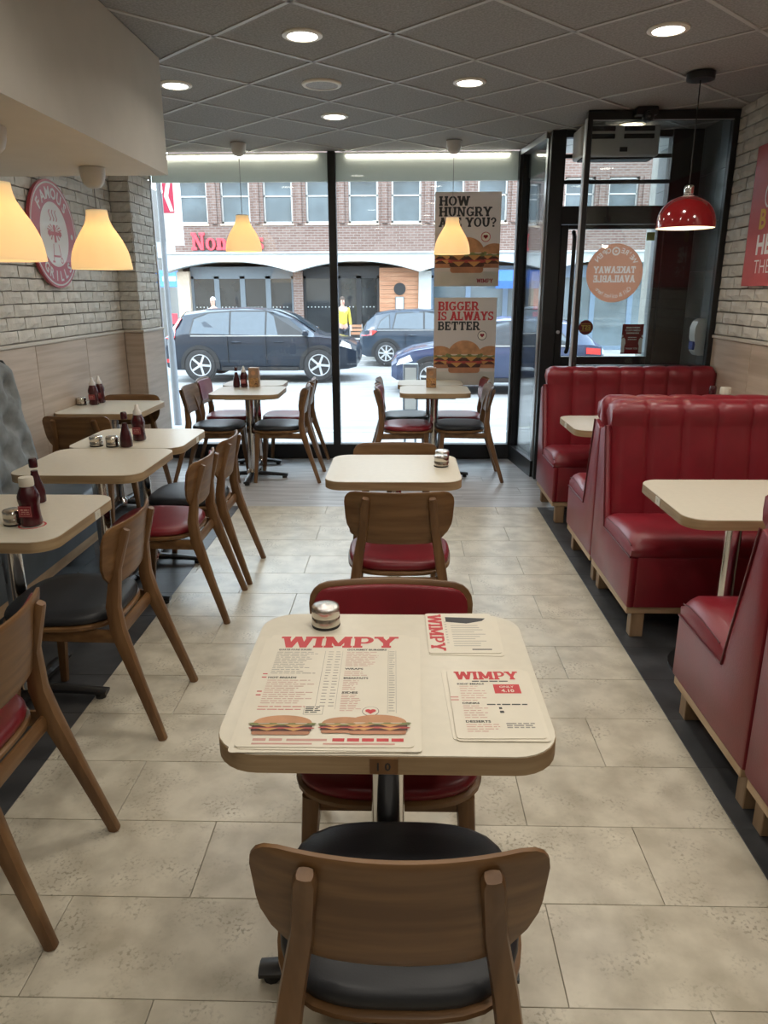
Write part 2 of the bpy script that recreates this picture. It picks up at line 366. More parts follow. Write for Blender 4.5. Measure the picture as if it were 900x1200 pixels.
def slab_glyph(ch):
    if ch == 'A': return [dg(.17, 0, .52, 1, S_), dg(.87, 0, .52, 1, S_), rc(.28, .24, .76, .38), sl(.17, 0), sl(.87, 0), rc(.28, 1-T_, .6, 1)], 1.06
    if ch == 'B': return [st(.2), rc(0, 1-T_, .55, 1), rc(0, 0, .55, T_), rc(.2, .43, .55, .57)] + arc(.53, .715, .33, .285, -90, 90, .23, .15) + arc(.53, .285, .38, .285, -90, 90, .24, .15), .96
    if ch == 'E': return [st(.2), rc(0, 1-T_, .8, 1), rc(0, 0, .84, T_), rc(.2, .43, .6, .57), rc(.66, .68, .8, 1), rc(.7, 0, .84, .34), rc(.5, .33, .62, .67)], .9
    if ch == 'G': return arc(.52, .5, .5, .5, 45, 335, .26, .15, 16) + [rc(.56, .36, 1.04, .5), rc(.72, .08, .97, .45), rc(.78, .7, .92, 1)], 1.06
    if ch == 'H': return [st(.2), st(.86), sl(.2, 0), sl(.2, 1), sl(.86, 0), sl(.86, 1), rc(.2, .42, .86, .58)], 1.1
    if ch == 'I': return [st(.2), sl(.2, 0), sl(.2, 1)], .44
    if ch == 'K': return [st(.2), sl(.2, 0), sl(.2, 1), dg(.3, .4, .82, 1, S_), dg(.85, 0, .5, .6, S_), sl(.86, 0), sl(.84, 1)], 1.08
    if ch == 'L': return [st(.2), sl(.2, 1), rc(0, 0, .84, T_), rc(.69, 0, .84, .4)], .88
    if ch == 'M': return [st(.2), st(1.06), sl(.2, 0), sl(1.06, 0), rc(0, 1-T_, .34, 1), rc(.92, 1-T_, 1.26, 1), dg(.63, .12, .22, 1, .27), dg(.63, .12, 1.04, 1, .27)], 1.3
    if ch == 'N': return [rc(.1, 0, .3, 1), rc(.76, 0, .96, 1), rc(0, 1-T_, .35, 1), sl(.2, 0), sl(.86, 1), dg(.84, 0, .2, 1, .27)], 1.1
    if ch == 'O': return arc(.52, .5, .52, .5, 0, 360, .27, .15, 22), 1.08
    if ch == 'P': return [st(.2), sl(.2, 0), rc(0, 1-T_, .55, 1), rc(.2, .36, .55, .5)] + arc(.53, .68, .4, .32, -90, 90, .25, .15), .96
    if ch == 'R': return [st(.2), sl(.2, 0), rc(0, 1-T_, .55, 1), rc(.2, .38, .55, .52)] + arc(.53, .69, .37, .31, -90, 90, .25, .15) + [dg(.84, 0, .56, .46, S_), rc(.66, 0, 1.04, T_)], 1.06
    if ch == 'S': return arc(.43, .72, .4, .28, 20, 270, .24, .15) + arc(.43, .28, .42, .28, -160, 90, .24, .15) + [rc(.67, .68, .8, .98), rc(.03, .02, .16, .34)], .9
    if ch == 'T': return [st(.5), sl(.5, 0), rc(.02, 1-T_, .98, 1), rc(.02, .64, .16, 1), rc(.84, .64, .98, 1)], 1.02
    if ch == 'U': return [st(.2, .4), st(.86, .4), sl(.2, 1), sl(.86, 1)] + arc(.53, .42, .455, .42, 180, 360, S_, .15), 1.1
    if ch == 'V': return [dg(.5, 0, .17, 1, S_), dg(.5, 0, .83, 1, S_), sl(.17, 1), sl(.83, 1)], 1.02
    if ch == 'W': return [dg(.42, 0, .17, 1, S_), dg(.42, 0, .74, 1, S_), dg(1.06, 0, .74, 1, S_), dg(1.06, 0, 1.31, 1, S_), sl(.17, 1), sl(1.31, 1), rc(.58, 1-T_, .9, 1)], 1.5
    if ch == 'Y': return [st(.52, 0, .5), sl(.52, 0), dg(.52, .4, .17, 1, S_), dg(.52, .4, .87, 1, S_), sl(.17, 1), sl(.87, 1)], 1.06
    if ch == '?': return arc(.4, .7, .38, .3, 180, -80, .24, .15) + [rc(.29, .3, .53, .5), rc(.27, 0, .55, .2)], .84
    if ch == 'n': return [st(.2, 0, .68), rc(.02, .56, .3, .68), sl(.2, 0), st(.66, 0, .4), sl(.66, 0)] + arc(.43, .38, .355, .3, 0, 180, S_, .13), .9
    if ch == 'o': return arc(.4, .34, .4, .36, 0, 360, .24, .11, 18), .84
    if ch == 'a': return arc(.36, .22, .34, .24, 0, 360, .2, .1, 14) + [st(.62, 0, .5), rc(.5, 0, .8, .12)] + arc(.4, .44, .345, .25, 0, 160, S_, .12), .86
    if ch == "'": return [rc(.05, .66, .25, 1)], .3
    if ch == 's': return [[(x*.78, y*.7) for x, y in q] for q in slab_glyph('S')[0]], .72
    return [], .45
def slab(text, h, wide=1.0, x0=0, y0=0, fit=None):
    """polygons of a slab-serif word, cap height h"""
    out = []; x = 0
    for ch in text:
        g, a = slab_glyph(ch); out += [[(x+px, py) for px, py in q] for q in g]; x += a + .04
    k = h*wide if not fit else fit/max(x-.04, .01)
    return [[(x0+px*k, y0+py*h) for px, py in q] for q in out], (x-.04)*k
_TXT = {}
def sans(text, h, x0=0, y0=0, bold=.0, fit=None, center=False):
    key = (text, bold)
    if key not in _TXT:
        cu = bpy.data.curves.new('lettering', 'FONT'); cu.body = text; cu.size = 1.0; cu.offset = bold; cu.resolution_u = 2
        ob = bpy.data.objects.new('lettering', cu); COL.objects.link(ob)
        dgp = bpy.context.evaluated_depsgraph_get(); me = bpy.data.meshes.new_from_object(ob.evaluated_get(dgp))
        vv = [(v.co.x, v.co.y) for v in me.vertices]; ff = [[vv[i] for i in p.vertices] for p in me.polygons]
        bpy.data.objects.remove(ob); bpy.data.curves.remove(cu); bpy.data.meshes.remove(me); _TXT[key] = ff
    ff = _TXT[key]
    if not ff: return [], 0
    xs = [p[0] for q in ff for p in q]; a, b = min(xs), max(xs); k = h/.72; kx = k if not fit else fit/(b-a)
    sh = -(b-a)*kx/2 if center else 0
    return [[(x0+sh+(px-a)*kx, y0+py*k) for px, py in q] for q in ff], (b-a)*kx
def ellipse(cx, cy, rx, ry, n=24, a0=0, a1=360):
    return [(cx+rx*math.cos(R_(a0+(a1-a0)*k/n)), cy+ry*math.sin(R_(a0+(a1-a0)*k/n))) for k in range(n+(0 if a1-a0 == 360 else 1))]
class Flat:
    """flat print lying on a real surface: polygons in (u, v), each material on its own hair-thin layer"""
    def __init__(s, o, u, v, eps=.0006):
        s.o = Vector(o); s.u = Vector(u).normalized(); s.w = Vector(v).normalized(); s.n = s.u.cross(s.w); s.eps = eps; s.b = MB(); s.mats = []; s.flip = 1
    def put(s, polys, m, layer=1, mirror=None):
        if m not in s.mats: s.mats.append(m)
        for k_, q in enumerate(polys):
            if mirror is not None: q = [(2*mirror-a, c) for a, c in q]
            s.b.add([s.o + s.u*a + s.w*c + s.n*s.flip*(layer*s.eps + (k_ % 9)*.00002) for a, c in q], [list(range(len(q)))], s.mats.index(m))
        return s
    def done(s, name, parent): return s.b.build(name, s.mats, parent, smooth=0, recalc=False)
def arc_text(text, cx, cy, r, h, a_mid, span, inward=False, bold=.02):
    out = []; n = len(text)
    for i, ch in enumerate(text):
        if ch == ' ': continue
        a = a_mid + (span/2 - span*i/(n-1) if not inward else -span/2 + span*i/(n-1)); t = R_(a)
        ps, w = sans(ch, h, 0, 0, bold, center=True)
        rot = t - math.pi/2 if not inward else t + math.pi/2
        c, s = math.cos(rot), math.sin(rot); rr = r if not inward else r
        ox, oy = cx+rr*math.cos(t), cy+rr*math.sin(t)
        out += [[(ox+c*x-s*(y-h/2), oy+s*x+c*(y-h/2)) for x, y in q] for q in ps]
    return out
def words_line(x0, x1, y, h, rnd):
    out = []; x = x0
    while x < x1-.002:
        w = min(rnd.uniform(.006, .02), x1-x); out.append(rc(x, y, x+w, y+h)); x += w + .0028
    return out
def burger(cx, cy, w, tall=1.0, sub=False):
    """layers of a printed burger: list of (polygons, material, layer)"""
    L = []; h = w*.62*tall; r = random.Random(int(w*1000))
    y = cy
    L.append(([rrect(cx-w*.46, y, cx+w*.46, y+h*.2, h*.09, 3)], 'bun_dark', 1)); y += h*.17
    for k in range(2 if not sub else 1):
        L.append(([rrect(cx-w*.48, y, cx+w*.48, y+h*.15, h*.06, 3)], 'patty', 2)); y += h*.12
        L.append(([[(cx-w*.40, y+h*.03), (cx-w*.05, y+h*.03), (cx-w*.22, y-h*.11)], [(cx+w*.02, y+h*.03), (cx+w*.38, y+h*.03), (cx+w*.2, y-h*.12)]], 'cheese', 3))
        L.append(([ellipse(cx+w*(-.4+.2*i), y+h*.04, w*.13, h*.045, 10) for i in range(5)], 'tomato' if k == 0 else 'lettuce', 2.5)); y += h*.06
    L.append(([ellipse(cx+w*(-.44+.176*i), y+h*.03, w*.11, h*.05, 10) for i in range(6)], 'lettuce', 3))
    L.append(([ellipse(cx+w*(-.3+.3*i), y+h*.04, w*.1, h*.03, 10) for i in range(3)], 'cream_sauce', 3.5)); y += h*.05
    L.append(([ellipse(cx, y, w*.47, (cy+h-y)*1.0, 20, 0, 180)], 'bun', 4))
    return L
# ------------------------------------------------------------------ room shell
XL, XR, YW, ZC = -2.40, 2.25, 7.0, 2.697
XD_L, XD_R, YP = -1.22, 1.0, 5.30      # dark strips along both sides, plank zone by the window
Y0 = -2.6
CAPZ = 1.225

fl = shell('floor')
MB().box(XL-.1, Y0, -.16, XR+.1, 7.1, -.006).build('screed', 'floor_joint', fl)
def clip_poly(poly, x0, y0, x1, y1):
    for ax, lim, sg in ((0, x0, 1), (0, x1, -1), (1, y0, 1), (1, y1, -1)):
        out = []
        for i in range(len(poly)):
            a, b = poly[i-1], poly[i]; da, db = sg*(a[ax]-lim), sg*(b[ax]-lim)
            if (da >= 0) != (db >= 0):
                t = da/(da-db); out.append((a[0]+t*(b[0]-a[0]), a[1]+t*(b[1]-a[1])))
            if db >= 0: out.append(b)
        poly = out
        if not poly: return []
    return poly
def tile_at(name, m, parent, x0, y0, x1, y1, z0, z1, cache={}):
    key = (name, m, round(x1-x0, 3), round(y1-y0, 3))
    if key not in cache:
        b = MB(); w, d = (x1-x0)/2, (y1-y0)/2; e = .0012
        b.grid(4, 3, lambda i, j: (([-1, 1, 1, -1][i])*(w-(e if j == 2 else 0)), ([-1, -1, 1, 1][i])*(d-(e if j == 2 else 0)), [z0, z1-e*.5, z1][j]), closed_u=True)
        n = len(b.v); b.f.append([n-4, n-3, n-2, n-1]); b.m.append(0); cache[key] = b.mesh(name, m, smooth=0)
    return link(name, cache[key], parent, ((x0+x1)/2, (y0+y1)/2, 0))
g = .0011
TW, TD = .6255, .2945
for k in range(-7, 14):                                         # cream stone-effect floor tiles, half bond
    y0 = 1.5735 + TD*k; y1 = y0+TD
    if y0 >= YP: continue
    y1 = min(y1, YP); x = -.56 - (0 if k % 2 == 0 else TW/2) - 2*TW
    while x < XD_R:
        a, b_ = max(x, XD_L), min(x+TW, XD_R)
        if b_-a > .02: tile_at('floor_tile', 'floor_tile', fl, a+g, y0+g, b_-g, y1-g, -.006, 0)
        x += TW
for sx, ex, nm in ((XL, XD_L, 'a'), (XD_R, XR, 'b')):           # charcoal tiles under the seating
    for k in range(-7, 14):
        y0 = 1.5735 + TD*k; y1 = min(y0+TD, YP)
        if y0 >= YP: continue
        x = sx + (0 if k % 2 else -TW/2)
        while x < ex:
            a, b_ = max(x, sx), min(x+TW, ex)
            if b_-a > .02: tile_at('charcoal_floor_tile', 'floor_dark', fl, a+g*.4, y0+g*.4, b_-g*.4, y1-g*.4, -.006, 0)
            x += TW
y = YP; k = 0
while y < 7.02:                                                 # grey planks in front of the window
    x = XL - 1.2 + (.47*k) % 1.2
    while x < XR:
        a, b_ = max(x, XL), min(x+1.2, XR)
        if b_-a > .02: tile_at('floor_plank', 'floor_plank', fl, a+.0005, y+.0005, b_-.0005, min(y+.19, 7.02)-.0005, -.006, 0)
        x += 1.2
    y += .19; k += 1

# ceiling: square tiles laid diagonally in a T-bar grid
ce = shell('ceiling')
MB().box(XL-.1, Y0, ZC+.03, XR+.1, 7.1, ZC+.1).build('ceiling_slab', 'ceil_tile', ce)
s2 = .6/math.sqrt(2)
gx, gy = -.052, 3.965
def rot_sq(i, j):                                               # node (i, j) -> diamond to its +depth side
    x, y = gx+i*s2, gy+j*s2
    return [(x, y), (x+s2, y+s2), (x, y+2*s2), (x-s2, y+s2)]
full = None
for i in range(-7, 8):
    for j in range(-13, 9):
        if (i+j) % 2: continue
        q = rot_sq(i, j); c = (q[0][0], q[0][1]+s2)
        if c[0] < -1.9 and c[1] < 3.6 or c[1] < 0: continue
        ins = [(c[0]+(p[0]-c[0])*.978, c[1]+(p[1]-c[1])*.978) for p in q]
        cl = clip_poly(ins, XL, Y0, XR, 6.99)
        cl = [p for n_, p in enumerate(cl) if (Vector(p)-Vector(cl[n_-1])).length > 1e-4]
        if len(cl) < 3: continue
        if len(cl) == 4 and all(abs((Vector(p)-Vector(c)).length - s2*.978) < 1e-3 for p in cl):
            if full is None: full = MB().prism([(p[0]-c[0], p[1]-c[1]) for p in ins], 'z', ZC+.004, ZC+.02).mesh('ceiling_tile', 'ceil_tile', 0)
            link('ceiling_tile', full, ce, (c[0], c[1], 0))
        else: MB().prism(cl, 'z', ZC+.004, ZC+.02).build('ceiling_tile', 'ceil_tile', ce, smooth=0)
def bar(p, d):
    d = Vector(d).normalized(); n_ = Vector((-d.y, d.x))*.0105
    P = [Vector(p)-d*9+n_, Vector(p)-d*9-n_, Vector(p)+d*9-n_, Vector(p)+d*9+n_]
    cl = clip_poly([tuple(v) for v in P], XL, -.4, XR, 6.99)
    if len(cl) >= 3: MB().prism(cl, 'z', ZC-.001, ZC+.012).build('ceiling_bar', 'tbar', ce, smooth=0)
for k in range(-13, 14):
    bar((gx+2*k*s2, gy), (1, 1)); bar((gx+2*k*s2, gy), (1, -1))

# brick-clad side walls above timber wainscot panels
def brick_mesh(L, H, seed, axis):
    r = random.Random(seed); b = bmesh.new(); bmesh.ops.create_grid(b, x_segments=4, y_segments=2, size=.5)
    vs_, fs = [], []
    nx, nz = 5, 3
    for j in range(nz):
        for i in range(nx):
            ed = i in (0, nx-1) or j in (0, nz-1)
            u = (i/(nx-1)-.5)*L + (r.uniform(-.002, .002) if ed else r.uniform(-.01, .01)); w = (j/(nz-1)-.5)*H + (r.uniform(-.0018, .0018) if ed else r.uniform(-.008, .008))
            d = .006+r.uniform(-.003, .003) if ed else .012 + r.uniform(-.005, .006)
            vs_.append((u, d, w))
    for j in range(nz-1):
        for i in range(nx-1): a = j*nx+i; fs.append([a, a+1, a+1+nx, a+nx])
    rim = [i for i in range(nx)] + [nx-1+nx*j for j in range(1, nz)] + [nx*(nz-1)+i for i in range(nx-2, -1, -1)] + [nx*j for j in range(nz-2, 0, -1)]
    o = len(vs_); vs_ += [(vs_[i][0], -.012, vs_[i][2]) for i in rim]; n_ = len(rim)
    for k in range(n_): k2 = (k+1) % n_; fs.append([rim[k2], rim[k], o+k, o+k2])
    b.free()
    if axis == 'left': vs_ = [(d, u, w) for u, d, w in vs_]
    elif axis == 'right': vs_ = [(-d, u, w) for u, d, w in vs_]
    else: vs_ = [(u, -d, w) for u, d, w in vs_]
    m = MB(); m.add(vs_, fs); return m.mesh('brick', 'brick_paint', smooth=0)
BR = {}
def brick(L, axis, parent, loc):
    key = (round(L, 2), axis, random.randrange(4))
    if key not in BR: BR[key] = brick_mesh(L-.009, .069, hash(key[2])+int(L*100), axis)
    return link('brick', BR[key], parent, loc)
BL, BH = .222, .0778
def courses(z0, z1):
    z = z0
    while z < z1-.03: yield z; z += BH
wl = shell('wall_left')
MB().box(XL-.12, Y0, 0, XL-.012, 7.0, ZC+.02).build('masonry', 'mortar', wl)
MB().box(XL-.012, Y0, CAPZ, XL, 3.32, 2.2).build('plaster', 'paint_rear', wl)
for k, z in enumerate(courses(CAPZ+.012, ZC)):
    y = 3.33; first = k % 2
    while y < 6.44:
        L = BL/2 if first else BL; first = 0
        L = min(L, 6.45-y)
        if L > .05 and not (y+L < 4.2 and z > 2.16): brick(L, 'left', wl, (XL, y+L/2, z+BH/2))
        y += L
for k in range(8):                                              # wainscot panels
    a = 6.45-.8*(k+1); MB().rbox(XL-.01, a+.002, 0, XL+.012, a+.798, CAPZ-.015, .003, 1).build('wainscot_panel', 'oak_panel', wl)
MB().rbox(XL-.01, .05, CAPZ-.015, XL+.022, 6.45, CAPZ+.008, .004, 1).build('cap_rail', 'cap_strip', wl)

PX, PY = -2.235, 6.45                                           # brick pier beside the window
pr = shell('pillar')
MB().box(XL, PY+.012, 0, PX-.012, 7.0, ZC).build('masonry', 'mortar', pr)
for k, z in enumerate(courses(CAPZ+.012, ZC)):
    brick(.165, 'front', pr, (XL+.083, PY+.004, z+BH/2))
    y = PY; L = BL/2 if k % 2 else BL
    while y < 6.98:
        L2 = min(L, 7.0-y)
        if L2 > .05: brick(L2, 'left', pr, (PX-.004, y+L2/2, z+BH/2))
        y += L; L = BL
MB().rbox(XL+.013, PY-.002, 0, PX-.0105, PY+.012, CAPZ-.015, .003, 1).rbox(PX-.01, PY-.002, 0, PX+.012, 7.0, CAPZ-.015, .003, 1).build('wainscot_panel', 'oak_panel', pr)
MB().rbox(XL, PY-.014, CAPZ-.015, PX-.0105, PY+.012, CAPZ+.008, .004, 1).rbox(PX-.01, PY-.014, CAPZ-.015, PX+.022, 7.0, CAPZ+.008, .004, 1).build('cap_rail', 'cap_strip', pr)

wr = shell('wall_right')
MB().box(XR+.012, Y0, 0, XR+.12, 7.4, ZC+.02).build('masonry', 'mortar', wr)
MB().box(XR, Y0, CAPZ, XR+.012, 2.6, ZC).build('plaster', 'paint_rear', wr)
for k, z in enumerate(courses(CAPZ+.012, ZC)):
    y = 5.53; first = k % 2
    while y > 2.62:
        L = BL/2 if first else BL; first = 0
        brick(L, 'right', wr, (XR, y-L/2, z+BH/2)); y -= L
for k in range(8):
    a = 5.53-.62*(k+1); MB().rbox(XR-.012, a+.002, 0, XR+.01, a+.618, CAPZ-.015, .003, 1).build('wainscot_panel', 'oak_panel', wr)
MB().rbox(XR-.022, .6, CAPZ-.015, XR+.01, 5.53, CAPZ+.008, .004, 1).build('cap_rail', 'cap_strip', wr)
for i in range(3):                                              # slate tiles in the entrance lobby
    for j in range(8):
        y0, y1 = 5.535+i*.29, min(5.535+(i+1)*.29, 6.2); z0 = -.03+j*.3415; z1 = min(z0+.3415, ZC)
        MB().rbox(XR-.006, y0+.001, max(z0, 0)+.002, XR+.012, y1-.001, z1-.002, .0015, 1).build('wall_tile', 'wall_tile', wr)
MB().box(XR+.004, 5.53, 0, XR+.0125, 6.2, ZC).build('grout', 'grout', wr)

wb = shell('wall_back'); MB().box(XL-.1, Y0-.1, 0, XR+.1, Y0, ZC+.02).build('plaster', 'paint_rear', wb)
sf = MB().box(XL, Y0, 2.14, -1.262, 4.283, ZC-.002).build('soffit', 'paint_warm'); struct(sf)

# ------------------------------------------------------------------ shop window
w1 = shell('window_1')
FB = 'black_frame'
MB().rbox(PX, 6.95, 0, 1.06, 7.05, .14, .006, 1).build('bottom_rail', FB, w1)
MB().rbox(-.660, 6.95, .13, -.592, 7.05, ZC, .004, 1).build('mullion', FB, w1)
MB().rbox(PX, 6.985, .13, PX+.012, 7.03, ZC, .003, 1).build('side_frame', 'alu', w1)
MB().rbox(.995, 6.94, .13, 1.075, 7.05, ZC, .004, 1).build('corner_post', FB, w1)
for a, b_ in ((PX+.012, -.66), (-.592, .995)):
    MB().box(a, 6.996, .14, b_, 7.004, ZC).build('pane', 'glass', w1)
    MB().box(a, 7.03, 2.465, b_, 7.05, ZC).build('header_panel', 'frosted', w1)
# return pane between the window corner and the entrance door
def along(p, q, t, off=0):
    d = (Vector(q)-Vector(p)); n_ = Vector((-d.y, d.x)).normalized(); r = Vector(p)+d*t+n_*off; return (r.x, r.y)
pA, pB = (1.045, 6.98), (1.135, 6.24)
def wallbox(p, q, off0, off1, z0, z1): return [along(p, q, 0, off0), along(p, q, 1, off0), along(p, q, 1, off1), along(p, q, 0, off1)], z0, z1
w2 = shell('window_2')
for nm, o0, o1, z0, z1, m in (('bottom_rail', -.04, .05, 0, .14, FB), ('pane', -.004, .004, .14, ZC, 'glass'), ('header_panel', .02, .04, 2.465, ZC, 'frosted'), ('head_track', -.05, .03, ZC-.045, ZC-.001, 'alu')):
    q, a, b_ = wallbox(pA, pB, o0, o1, z0, z1); MB().prism(q, 'z', a, b_).build(nm, m, w2, smooth=0)
for t0, t1, m in ((.03, .085, FB), (.94, 1.0, 'alu')):
    q = [along(pA, pB, t0, -.03), along(pA, pB, t1, -.03), along(pA, pB, t1, .04), along(pA, pB, t0, .04)]
    MB().prism(q, 'z', .14, ZC-.045).build('upright', m, w2, smooth=0)
MB().box(1.13, 6.06, 0, 1.145, 6.24, .001).build('threshold', 'alu', w2, smooth=0)

# entrance door, set back from the window line
d1 = shell('door_1'); DY = 6.2
MB().rbox(1.115, DY-.05, 0, 1.225, DY+.06, ZC-.002, .004, 1).build('door_post', FB, d1)
MB().rbox(2.02, DY-.05, 0, XR, DY+.06, ZC-.002, .004, 1).build('door_post', FB, d1)
MB().rbox(1.225, DY-.04, 2.035, 2.02, DY+.05, 2.165, .004, 1).build('transom', FB, d1)
for z in (2.335, 2.515): MB().rbox(1.20, DY-.045, z-.014, 2.05, DY-.02, z+.014, .004, 1).build('security_bar', FB, d1)
MB().box(1.225, DY-.004, 2.165, 2.02, DY+.004, ZC-.02).build('fanlight_pane', 'glass', d1)
MB().rbox(1.225, DY-.03, ZC-.05, 2.02, DY+.04, ZC-.002, .004, 1).build('head_frame', FB, d1)
lf = MB().rbox(1.228, DY-.03, .02, 1.285, DY+.03, 2.03, .004, 1).rbox(1.975, DY-.03, .02, 2.017, DY+.03, 2.03, .004, 1).rbox(1.285, DY-.03, .02, 1.975, DY+.03, .12, .004, 1).rbox(1.285, DY-.03, .92, 1.975, DY+.03, 1.025, .004, 1).rbox(1.285, DY-.03, 2.0, 1.975, DY+.03, 2.03, .004, 1).build('door_leaf', FB, d1)
MB().box(1.285, DY-.004, .12, 1.975, DY+.004, .92).build('lower_pane', 'glass', lf)
MB().box(1.285, DY-.004, 1.025, 1.975, DY+.004, 2.0).build('upper_pane', 'glass', lf)
MB().tube([(1.325, DY-.03, 1.06), (1.325, DY-.075, 1.10), (1.325, DY-.075, 1.94), (1.325, DY-.03, 1.98)], .016, 8).build('pull_handle', FB, d1)
MB().lathe(0, 0, [(.014, 0), (.014, .012), (.010, .016)], 16).build('lock', 'alu', d1, loc=(1.25, DY-.03, 1.22)).rotation_euler = (R_(90), 0, 0)
MB().box(XR, 6.26, 0, XR+.06, 7.15, 3.2).build('outer_masonry', 'grout', d1)
for i in range(3):
    for j in range(9):
        z0 = max(-.03+j*.3415, 0)
        MB().rbox(XR-.012, 6.262+i*.296, z0+.002, XR+.005, 6.262+(i+1)*.296-.002, -.03+(j+1)*.3415-.002, .0015, 1).build('outer_tile', 'wall_tile', d1)
MB().box(1.10, 6.22, ZC+.0, XR, 7.15, ZC+.06).build('porch_soffit', 'white_plastic', d1)

# smoked glass screen between the last booth and the door
gs = thing('glass_screen', 'smoked glass partition in a black frame standing behind the farthest red booth', 'partition', (0, 5.56, 0))
MB().rbox(1.235, -.03, .0, 1.27, .03, ZC-.05, .004, 1).build('post', FB, gs)
MB().box(1.228, -.032, 0, 1.2345, .03, ZC-.05).build('post_cover', 'alu', gs)
MB().rbox(1.235, -.03, ZC-.06, XR-.004, .03, ZC-.003, .004, 1).build('top_rail', FB, gs)
MB().rbox(2.205, -.03, 1.0, XR-.004, .03, ZC-.06, .004, 1).build('post', FB, gs)
MB().rbox(1.27, -.03, .965, 2.205, .03, 1.015, .004, 1).build('bottom_rail', FB, gs)
MB().box(1.27, -.02, .02, XR-.004, .02, .965).build('lower_panel', FB, gs)
MB().box(1.27, -.004, 1.015, 2.205, .004, ZC-.06).build('pane', 'screen_glass', gs)
MB().box(1.27, -.034, ZC-.066, 2.205, -.028, ZC-.060).build('trim_strip', 'alu', gs)

# the building this shop belongs to, seen only from the street
fc = shell('wall_front')
MB().box(-16, Y0-6, 2.86, 16, 7.08, 9.5).build('upper_storeys', 'stone', fc, 0)
MB().box(-16, Y0, 0, XL-.2, 7.08, 2.86).build('neighbour_shop', 'stone', fc, 0); MB().box(XR+.2, Y0, 0, 16, 7.08, 2.86).build('neighbour_shop', 'stone', fc, 0)
MB().box(XL-.2, 7.055, ZC+.04, XR+.3, 7.20, 3.3).build('shop_fascia', 'sign_red', fc, 0)
# ------------------------------------------------------------------ chairs
def round_w(v, v0, v1, w, r0, r1):
    """half width at height v of a rounded outline, corner radii r0 (bottom) and r1 (top)"""
    if v < v0+r0: d = v0+r0-v; return w-r0+math.sqrt(max(r0*r0-d*d, 0))
    if v > v1-r1: d = v-(v1-r1); return w-r1+math.sqrt(max(r1*r1-d*d, 0))
    return w
def curved_pad(b, z0, z1, w, r0, r1, yfun, th, nu=15, m=0, taper=.0):
    rows = [z0, z0+r0*.06, z0+r0*.2, z0+r0*.45, z0+r0*.75, z0+r0]
    k = 4
    rows += [z0+r0+(z1-r1-z0-r0)*i/k for i in range(1, k)] + [z1-r1, z1-r1*.6, z1-r1*.3, z1-r1*.1, z1]
    def layer(side):
        def fn(i, j):
            z = rows[j]; wd = max(round_w(z, z0, z1, w, r0, r1), .004)*(1-taper*(z1-z)/(z1-z0)); x = (i/(nu-1)*2-1)*wd
            e = 0 if (0 < i < nu-1 and 0 < j < len(rows)-1) else .003
            return (x, yfun(x, z) + side*(th/2-e), z)
        return fn
    o = len(b.v); b.grid(nu, len(rows), layer(1), m); o2 = len(b.v); b.grid(nu, len(rows), layer(-1), m)
    nr = len(rows); rim = list(range(nu)) + [nu-1+nu*j for j in range(1, nr)] + [nu*(nr-1)+i for i in range(nu-2, -1, -1)] + [nu*j for j in range(nr-2, 0, -1)]
    for q in range(len(rim)): q2 = (q+1) % len(rim); b.f.append([o+rim[q], o+rim[q2], o2+rim[q2], o2+rim[q]]); b.m.append(m)
def seat_outline(t):
    """rounded seat plan, wider at the front; t in radians"""
    c, s = math.cos(t), math.sin(t); n = 3.2
    q = (abs(c)**n+abs(s)**n)**(-1/n); x, y = c*q, s*q
    return x*(.222+.012*y), .02+y*.212
def ring_stack(b, rings, n=40, m=0):
    o = len(b.v)
    for sc, z in rings:
        for k in range(n): x, y = seat_outline(2*math.pi*k/n); b.v.append((x*sc, .02+(y-.02)*sc, z))
    for i in range(len(rings)-1):
        for k in range(n): k2 = (k+1) % n; b.f.append([o+i*n+k, o+i*n+k2, o+(i+1)*n+k2, o+(i+1)*n+k]); b.m.append(m)
    b.f.append([o+k for k in range(n)][::-1]); b.m.append(m); b.f.append([o+(len(rings)-1)*n+k for k in range(n)]); b.m.append(m)
def back_y(x, z): return -.252 + .045*(x/.22)**2 - .18*(z-.79)*(-1) * .9
